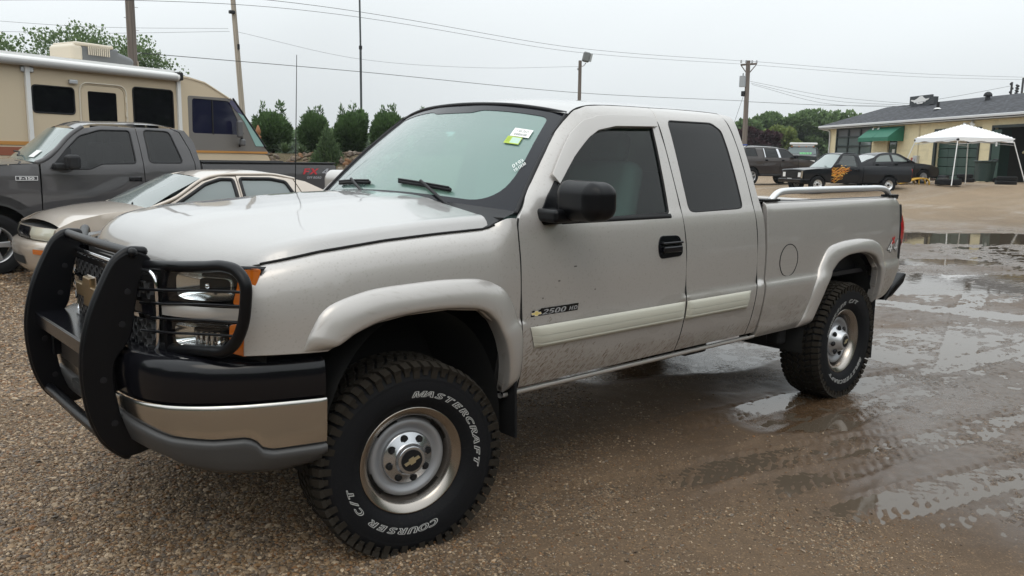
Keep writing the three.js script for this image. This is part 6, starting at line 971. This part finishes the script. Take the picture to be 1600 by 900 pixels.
{ const t = thing('light_pole', 'wooden pole with grey flood lamp seen above the silver cab roof', 'street lamp', at(3.66, 48, .5)); part(t, 'pole', bar([.06, 0, 0], [-.02, 6.66, 0], .115, 14, .095), brownPole); part(t, 'bracket', tube([[0, 6.35, 0], [.18, 6.38, 0], [.30, 6.52, 0]].map(([a, b, c]) => [a * Math.cos(PSI), b, a * Math.sin(PSI)]), .03, 12, 6), M.steel); const h = part(t, 'lamp_head', rot(rbox(.42, .56, .34, .10), 0, 0, -.22).rotateY(-PSI).translate(.33 * Math.cos(PSI), 6.86, .33 * Math.sin(PSI)), std(.16, .17, .17, .5)); part(h, 'lens', rot(rbox(.30, .46, .03, .01), 0, 0, -.22).rotateY(-PSI).translate(.33 * Math.cos(PSI) + .11, 6.84, .33 * Math.sin(PSI) + .14), std(.4, .42, .42, .3)); part(t, 'wire_bracket', rbox(.08, .14, .08, .02, -.12, 6.2, -.06), M.steel); }
{ const t = thing('utility_pole', 'tall utility pole with a transformer and braced crossarm right of the silver cab', 'utility pole', at(16.62, 60, .5)); const R = [Math.cos(PSI), 0, Math.sin(PSI)], q = (l, y) => [l * R[0], y, l * R[2]]; part(t, 'pole', bar(q(.02, 0), q(-.10, 8.25), .20, 14, .15), brownPole);
  part(t, 'crossarm', [bar(q(-.62, 7.95), q(.52, 8.05), .07, 6)], brownPole); part(t, 'brace', [bar(q(-.58, 7.9), q(-.10, 7.3), .035, 6), bar(q(.46, 7.95), q(-.06, 7.3), .035, 6)], brownPole); for (const l of [-.6, -.25, .18, .5]) part(t, 'insulator', mv(cyl(.05, .07, .2, 8), ...q(l, 8.18)), std(.35, .36, .38, .4)); part(t, 'transformer', [mv(cyl(.23, .23, .75, 18), ...q(-.42, 6.8)), mv(cyl(.05, .06, .2, 8), ...q(-.40, 7.28))], std(.34, .36, .38, .5)); part(t, 'switch_box', rbox(.28, .36, .25, .03, ...q(-.30, 5.95)), M.plastic); part(t, 'guy_wire', bar(q(-.3, 5.8), q(-1.6, 1.2), .012, 5), M.plastic); part(t, 'blue_band', mv(cyl(.205, .205, .07, 14), ...q(.0, 2.35)), std(.03, .08, .4, .5)); }
{ const t = thing('utility_pole', 'distant short pole with insulators standing above the right roof end', 'utility pole', at(34.25, 58, .5)); part(t, 'pole', mv(cyl(.07, .08, 7, 10), 0, 3.4, 0), std(.05, .05, .055, .9)); for (let k = 0; k < 3; k++) part(t, 'insulator', rbox(.12, .14, .12, .03, -.2 + (k % 2) * .4, 6.2 + k * .28, 0), M.plastic); }
{ const t = thing('utility_pole', 'distant dark pole with drooping bundles at the right photo edge', 'utility pole', at(35.0, 58, .5)); part(t, 'pole', mv(cyl(.07, .08, 7.4, 10), 0, 3.5, 0), std(.05, .05, .055, .9)); for (let k = 0; k < 5; k++) part(t, 'bundle', rot(rbox(.34, .14, .14, .05), 0, PSI, .5).translate(-.30 + k * .03, 5.95 + k * .18, -.25), M.plastic); }
const wire = (label, pts, r = .014) => { const t = solo('wire', new THREE.TubeGeometry(new THREE.CatmullRomCurve3(pts.map(([l, h, d]) => V(...at(l, d, h)))), 60, r, 5), M.plastic, label, 'wire'); return t; };
wire('uppermost power line crossing the sky from top left to the transformer pole', [[-22, 4.9, 17], [-9.66, 7.03, 30], [3.42, 7.58, 46], [16.51, 8.7, 60]], .009); wire('second power line just below the uppermost one across the sky', [[-22, 4.2, 17], [-9.66, 6.78, 30], [3.42, 7.36, 46], [16.53, 8.48, 60]], .008);
wire('power line leaving the transformer pole to the right, upper of two', [[16.51, 8.72, 60], [31, 8.85, 67], [48.16, 9.5, 75]], .010); wire('power line leaving the transformer pole to the right, lower of two', [[17.1, 8.45, 60], [31, 8.6, 67], [48.2, 9.3, 75]], .009);
wire('black cable sagging from the thick brown pole to the transformer pole', [[-14.58, 5.32, 32], [-7.87, 5.74, 42], [3.95, 5.68, 52], [16.51, 5.94, 60]], .014); wire('black cable continuing from the transformer pole to the garage roof', [[16.51, 5.9, 60], [21, 5.55, 57], [25.03, 5.42, 55]], .014);
wire('thin wire from the pale leaning pole to the flood lamp pole', [[-12.75, 7.03, 38], [-7.87, 6.36, 42], [-2, 6.35, 45], [3.58, 6.83, 48]], .006); wire('thin wire running left from the pale leaning pole, upper one', [[-20.5, 6.2, 30], [-17, 6.45, 33.5], [-12.95, 7.12, 38]], .006); wire('thin wire running left from the pale leaning pole, lower one', [[-20.6, 5.75, 30], [-17, 6.2, 33.5], [-12.9, 7.0, 38]], .006);
wire('top strand of the service drop from transformer pole to garage', [[16.74, 7.32, 60], [21, 6.12, 56.5], [24.8, 5.36, 52]], .009); wire('middle strand of the service drop from transformer pole to garage', [[16.8, 7.2, 60], [21, 5.86, 56.5], [24.8, 5.30, 52.4]], .009); wire('bottom strand of the service drop from transformer pole to garage', [[16.9, 7.1, 60], [21, 5.62, 56.5], [24.8, 5.26, 52.8]], .009); wire('cable rising from the roof sign to the distant short pole', [[25.0, 5.47, 52], [28.63, 6.10, 54], [34.22, 7.15, 58]], .010);
// ================================================================ bank with bushes, trees
function leafMass(blobs, n, size, dir, seedN, opt = {}) {          // many small leaf faces scattered through a set of blobs [x, y, z, rx, ry, rz]
  let s = seedN; const r = () => { s = (s * 1664525 + 1013904223) >>> 0; return s / 4294967296; };
  const pos = [], uv = [], idx = [], vol = blobs.map((b) => b[3] * b[4] * b[5]), tot = vol.reduce((a, b) => a + b);
  for (let i = 0; i < n; i++) {
    let k = 0, q = r() * tot; while (k < blobs.length - 1 && q > vol[k]) { q -= vol[k]; k++; }
    const b = blobs[k], th = r() * 6.283, ph = Math.acos(2 * r() - 1), rad = .30 + .74 * Math.pow(r(), .45) + (r() < .05 ? .15 : 0);
    const nx = Math.sin(ph) * Math.cos(th), ny = Math.cos(ph), nz = Math.sin(ph) * Math.sin(th), p = V(b[0] + nx * b[3] * rad, b[1] + ny * b[4] * rad, b[2] + nz * b[5] * rad);
    if (opt.gap && fbm(p.x * opt.gap + 31, p.y * opt.gap + p.z * opt.gap, 2) < (opt.cut ?? .43)) continue;
    const d = V(nx * dir[0] + (r() - .5) * dir[2], ny * dir[0] + dir[1] + (r() - .5) * dir[2], nz * dir[0] + (r() - .5) * dir[2]).normalize(), L = size * (.5 + r()), w = L * (opt.w ?? .32), sd = V(r() - .5, r() - .5, r() - .5).cross(d).normalize().multiplyScalar(w);
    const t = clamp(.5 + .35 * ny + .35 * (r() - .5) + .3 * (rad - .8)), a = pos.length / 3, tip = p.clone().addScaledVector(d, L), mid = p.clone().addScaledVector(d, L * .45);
    for (const v of [p, mid.clone().add(sd), tip, mid.clone().sub(sd)]) { pos.push(v.x, v.y, v.z); uv.push(t, r()); } idx.push(a, a + 1, a + 2, a, a + 2, a + 3);
  }
  return bufgeo(pos, null, uv, idx);
}
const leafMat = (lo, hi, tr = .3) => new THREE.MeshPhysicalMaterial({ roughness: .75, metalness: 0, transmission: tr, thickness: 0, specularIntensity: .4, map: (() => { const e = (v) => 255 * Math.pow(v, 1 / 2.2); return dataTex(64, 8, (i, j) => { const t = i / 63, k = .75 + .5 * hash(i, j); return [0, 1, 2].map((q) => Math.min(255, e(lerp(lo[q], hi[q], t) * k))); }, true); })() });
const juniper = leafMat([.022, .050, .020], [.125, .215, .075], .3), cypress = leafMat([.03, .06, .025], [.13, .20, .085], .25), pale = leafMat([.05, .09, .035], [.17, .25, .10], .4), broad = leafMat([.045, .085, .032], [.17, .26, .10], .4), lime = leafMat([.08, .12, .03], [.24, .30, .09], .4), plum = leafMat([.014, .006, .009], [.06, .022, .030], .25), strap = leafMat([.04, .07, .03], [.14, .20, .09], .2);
const barkMat = std(.06, .045, .035, .95);
const gy = (lat, d) => { const [x, z] = gp(lat, d); return height(x, z); };
const bush = (lat, d, w, h, sd, label, name = 'juniper_bush') => {
  const g = gy(lat, d) - .05, t = thing(name, label, 'bush', at(lat, d, g)); let s = sd; const r = () => { s = (s * 16807) % 2147483647; return s / 2147483647; };
  const blobs = [[0, h * .44, 0, w * .50, h * .40, w * .50]]; for (let k = 0; k < 9; k++) { const a = r() * 6.28, q = r(); blobs.push([Math.cos(a) * w * .30 * (.4 + r()), h * (.30 + .45 * r()), Math.sin(a) * w * .3, w * (.16 + .10 * q), h * (.14 + .10 * r()), w * .18]); }
  for (let k = 0; k < 3; k++) blobs.push([(r() - .5) * w * .7, h * (.86 + .10 * r()), (r() - .5) * w * .3, w * .06, h * .17, w * .06]);
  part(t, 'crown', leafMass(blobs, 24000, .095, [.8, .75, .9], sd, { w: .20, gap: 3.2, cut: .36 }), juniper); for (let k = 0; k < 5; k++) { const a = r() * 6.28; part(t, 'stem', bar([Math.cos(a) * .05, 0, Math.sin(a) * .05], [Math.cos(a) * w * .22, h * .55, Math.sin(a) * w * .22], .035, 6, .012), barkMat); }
};
bush(-7.77, 26.5, 1.12, 1.5, 11, 'round juniper bush nearest the motorhome nose'); bush(-6.49, 26.8, .88, 1.5, 23, 'juniper bush with bare lower stems behind the whip antenna'); bush(-5.35, 27, .95, 1.55, 37, 'juniper bush directly beside the thin radio mast'); bush(-4.1, 27, 1.05, 1.6, 51, 'juniper bush with tall spiky top next to the silver windshield'); bush(-2.9, 28.5, 1.0, 1.5, 67, 'juniper bush mostly hidden behind the silver cab roof');
{ const lat = -5.33, d = 23.6, h = 1.75, g = gy(lat, d) - .1, t = thing('conifer', 'small light green cone shaped conifer in front of the dark junipers', 'tree', at(lat, d, .85)), H = 1.45; const bl = []; for (let k = 0; k < 9; k++) { const y = k / 8; bl.push([0, .12 + y * H * .92, 0, .60 * (1 - y) + .06, .17, .60 * (1 - y) + .06]); } part(t, 'crown', leafMass(bl, 12000, .085, [.8, .8, .7], 5, { w: .18, gap: 2.5 }), cypress); part(t, 'trunk', mv(cyl(.03, .06, .9, 8), 0, .4, 0), barkMat); }
for (const [lat, d, s, label] of [[-7.45, 23.9, 1, 'spiky yucca clump under the juniper nearest the motorhome'], [-6.9, 24.9, .8, 'spiky yucca clump between the two leftmost junipers'], [-6.35, 24.8, .6, 'small yucca clump left of the cone shaped conifer']]) {
  const t = thing('yucca', label, 'plant', at(lat, d, gy(lat, d))); const gs = []; for (let k = 0; k < 70; k++) { const a = rnd() * 6.28, e = .25 + rnd() * 1.1, L = s * rr(.35, .65), p = V(Math.cos(a) * Math.cos(e), Math.sin(e), Math.sin(a) * Math.cos(e)), q = V(-Math.sin(a), 0, Math.cos(a)).multiplyScalar(.018); const P = [q, p.clone().multiplyScalar(L * .6).add(q), p.clone().multiplyScalar(L).add(V(0, -.05 * L, 0)), p.clone().multiplyScalar(L * .6).sub(q), q.clone().negate()]; gs.push(bufgeo(P.flatMap((v) => [v.x, v.y, v.z]), null, P.flatMap(() => [rnd(), .5]), [0, 1, 3, 0, 3, 4, 1, 2, 3])); } part(t, 'leaves', gs, strap);
}
{ const t = thing('rock_wall', 'bank of loose brown and tan rocks below the juniper bushes', 'rock bank', at(-6.2, 22, 0)); const rk = [0, 1, 2].map((v) => { const s = new THREE.IcosahedronGeometry(1, 1), p = s.attributes.position; for (let i = 0; i < p.count; i++) { const a = p.getX(i), b = p.getY(i), c = p.getZ(i), k = .75 + .4 * hash(Math.round(a * 9) + v * 17, Math.round(b * 9) * 5 + Math.round(c * 9)); p.setXYZ(i, a * k, b * k * .7, c * k * .85); } s.computeVertexNormals(); return clean(s); }), ms = [[.13, .095, .065], [.17, .13, .09], [.10, .075, .058], [.20, .17, .135], [.17, .085, .04]].map((c) => std(...c, .9)); const R = V(Math.cos(PSI), 0, Math.sin(PSI)), F = V(Math.sin(PSI), 0, -Math.cos(PSI));
  for (let i = 0; i < 290; i++) { const l = rr(-1.7, 3.3), q = rnd(), m = new THREE.Mesh(rk[i % 3], ms[Math.floor(rnd() * 5)]), s = rr(.05, .115), d = q * 2.4; m.position.copy(R.clone().multiplyScalar(l).addScaledVector(F, d)); m.position.y = .9 + .55 * 1.62 * q + rr(-.05, .05) + gy(-6.2 + l, 23.2 + d) * 0; m.position.y = Math.max(.3, gy(-6.2 + l, 22 + d) + .03); m.scale.set(s * 1.2, s, s); m.rotation.set(rnd() * .6, rnd() * 6, rnd() * .6); m.name = 'rock'; t.add(m); } }
{ const t = thing('fence_post', 'white post with turned orange wood finial beside the motorhome nose', 'post', at(-7.42, 24, .9)); part(t, 'post', rbox(.12, 1.15, .12, .01, 0, .55, 0), M.white); part(t, 'finial', lathe([[0, .42], [.03, .38], [.055, .30], [.085, .22], [.06, .13], [.045, .10], [.09, .07], [.09, 0], [0, 0]], 16).scale(.95, .95, .95).translate(0, 1.14, 0), std(.28, .12, .045, .6)); }
function tree(name, lat, d, h, w, mat, sd, label, o = {}) {
  const g = o.g ?? .5, t = thing(name, label, 'tree', at(lat, d, g)); let s = sd; const r = () => { s = (s * 16807) % 2147483647; return s / 2147483647; };
  const blobs = [], lim = []; const b0 = o.base ?? .3;
  for (let k = 0; k < (o.blobs ?? 14); k++) { const a = r() * 6.28, y = b0 + (1 - b0) * (.12 + .76 * r()), q = Math.sin(Math.PI * clamp((y - b0) / (1 - b0) * .85 + .12)), rad = w * .5 * q * Math.sqrt(r()) * .85; const c = [Math.cos(a) * rad, h * y, Math.sin(a) * rad]; blobs.push([...c, w * (.13 + .10 * r()), h * (.08 + .06 * r()), w * (.13 + .1 * r())]); lim.push(c); }
  part(t, 'trunk', bar([0, 0, 0], [0, h * (b0 + .25), 0], h * .022, 10, h * .010), barkMat); for (const c of lim.slice(0, 6)) part(t, 'limb', bar([0, h * b0 * .9, 0], c, h * .010, 6, h * .004), barkMat);
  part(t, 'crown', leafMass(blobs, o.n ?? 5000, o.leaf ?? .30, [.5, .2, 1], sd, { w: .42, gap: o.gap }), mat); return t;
}
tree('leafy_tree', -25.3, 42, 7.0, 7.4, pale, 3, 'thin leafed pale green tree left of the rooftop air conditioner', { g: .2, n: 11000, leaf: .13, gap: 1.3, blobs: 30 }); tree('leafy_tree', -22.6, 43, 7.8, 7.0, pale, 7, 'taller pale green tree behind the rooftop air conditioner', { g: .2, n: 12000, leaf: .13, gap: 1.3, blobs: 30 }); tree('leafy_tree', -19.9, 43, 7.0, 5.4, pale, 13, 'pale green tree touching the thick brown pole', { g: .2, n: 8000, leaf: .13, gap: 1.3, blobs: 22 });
tree('purple_tree', 20.0, 70, 4.3, 4.2, plum, 5, 'dark purple leaved tree at the foot of the transformer pole', { n: 6000, leaf: .26, base: .1, blobs: 20 }); tree('leafy_tree', 22.9, 72, 4.4, 3.4, lime, 9, 'yellow green tree right of the purple tree', { n: 5000, leaf: .28, base: .08, blobs: 18 }); tree('leafy_tree', 19.3, 82, 5.2, 3.2, lime, 19, 'yellow green tree just behind the transformer pole', { n: 3500, leaf: .3, base: .1 });
[[26.5, 94, 5.2, 5.5], [29.2, 96, 6.1, 5.5], [31.8, 95, 6.0, 5.5], [34.3, 97, 6.9, 6], [37.0, 96, 7.0, 6], [39.6, 98, 6.6, 6]].forEach(([l, d, h, w], k) => tree('broadleaf_tree', l, d, h + .6, w, broad, 101 + k * 13, ['first mid green tree of the far row, next to the yellow green one', 'second mid green tree of the far row from the left', 'third mid green tree of the far row from the left', 'fourth and tall mid green tree of the far row from the left', 'tall mid green tree above the left end of the garage eave', 'mid green tree mostly hidden behind the garage roof'][k], { n: 6500, leaf: .34, base: .06, blobs: 22 }));
{ // far wood that closes the view behind the trees and at the horizon
  const gs = []; for (let k = 0; k < 46; k++) { const l = lerp(-120, 140, k / 45), d = 150 + 20 * rnd(); const [x, z] = gp(l, d); gs.push(leafMass([[x, 2.0 + rnd() * 1.2, z, 5.5, 2.6, 5]], 500, 1.2, [.4, .3, 1], 700 + k, { w: .5 })); }
  tag(part(scene, numbered('far_wood'), gs, broad), 'far line of woodland along the horizon', 'woodland', null, 'stuff');
}
{ // wood on the near side of the lot, behind the standpoint: seen only as the dark band mirrored in paint, glass and water
  const gs = []; for (let k = 0; k < 34; k++) { const a = lerp(.08, 3.9, k / 33), R = 25 + 7 * rnd(), h = 3.6 + 2.4 * rnd(); gs.push(leafMass([[1 + R * Math.cos(a), h * .75, 2 + R * Math.sin(a), 3.4, h * .75, 3.4], [1 + R * Math.cos(a) + rr(-2, 2), h * 1.35, 2 + R * Math.sin(a), 2.0, h * .35, 2.2]], 1900, .55, [.4, .3, 1], 1500 + k, { w: .5 })); }
  tag(part(scene, numbered('near_wood'), gs, broad), 'belt of trees along the open side of the lot', 'woodland', null, 'stuff');
}
scene.fog = new THREE.FogExp2(0xd3dade, 0.0004);
const renderer = new THREE.WebGLRenderer({ antialias: true });
renderer.setSize(1024, 576);
renderer.toneMapping = THREE.LinearToneMapping;
renderer.toneMappingExposure = EXPOSURE;
renderer.shadowMap.enabled = true;
shade(scene);
renderer.render(scene, camera);
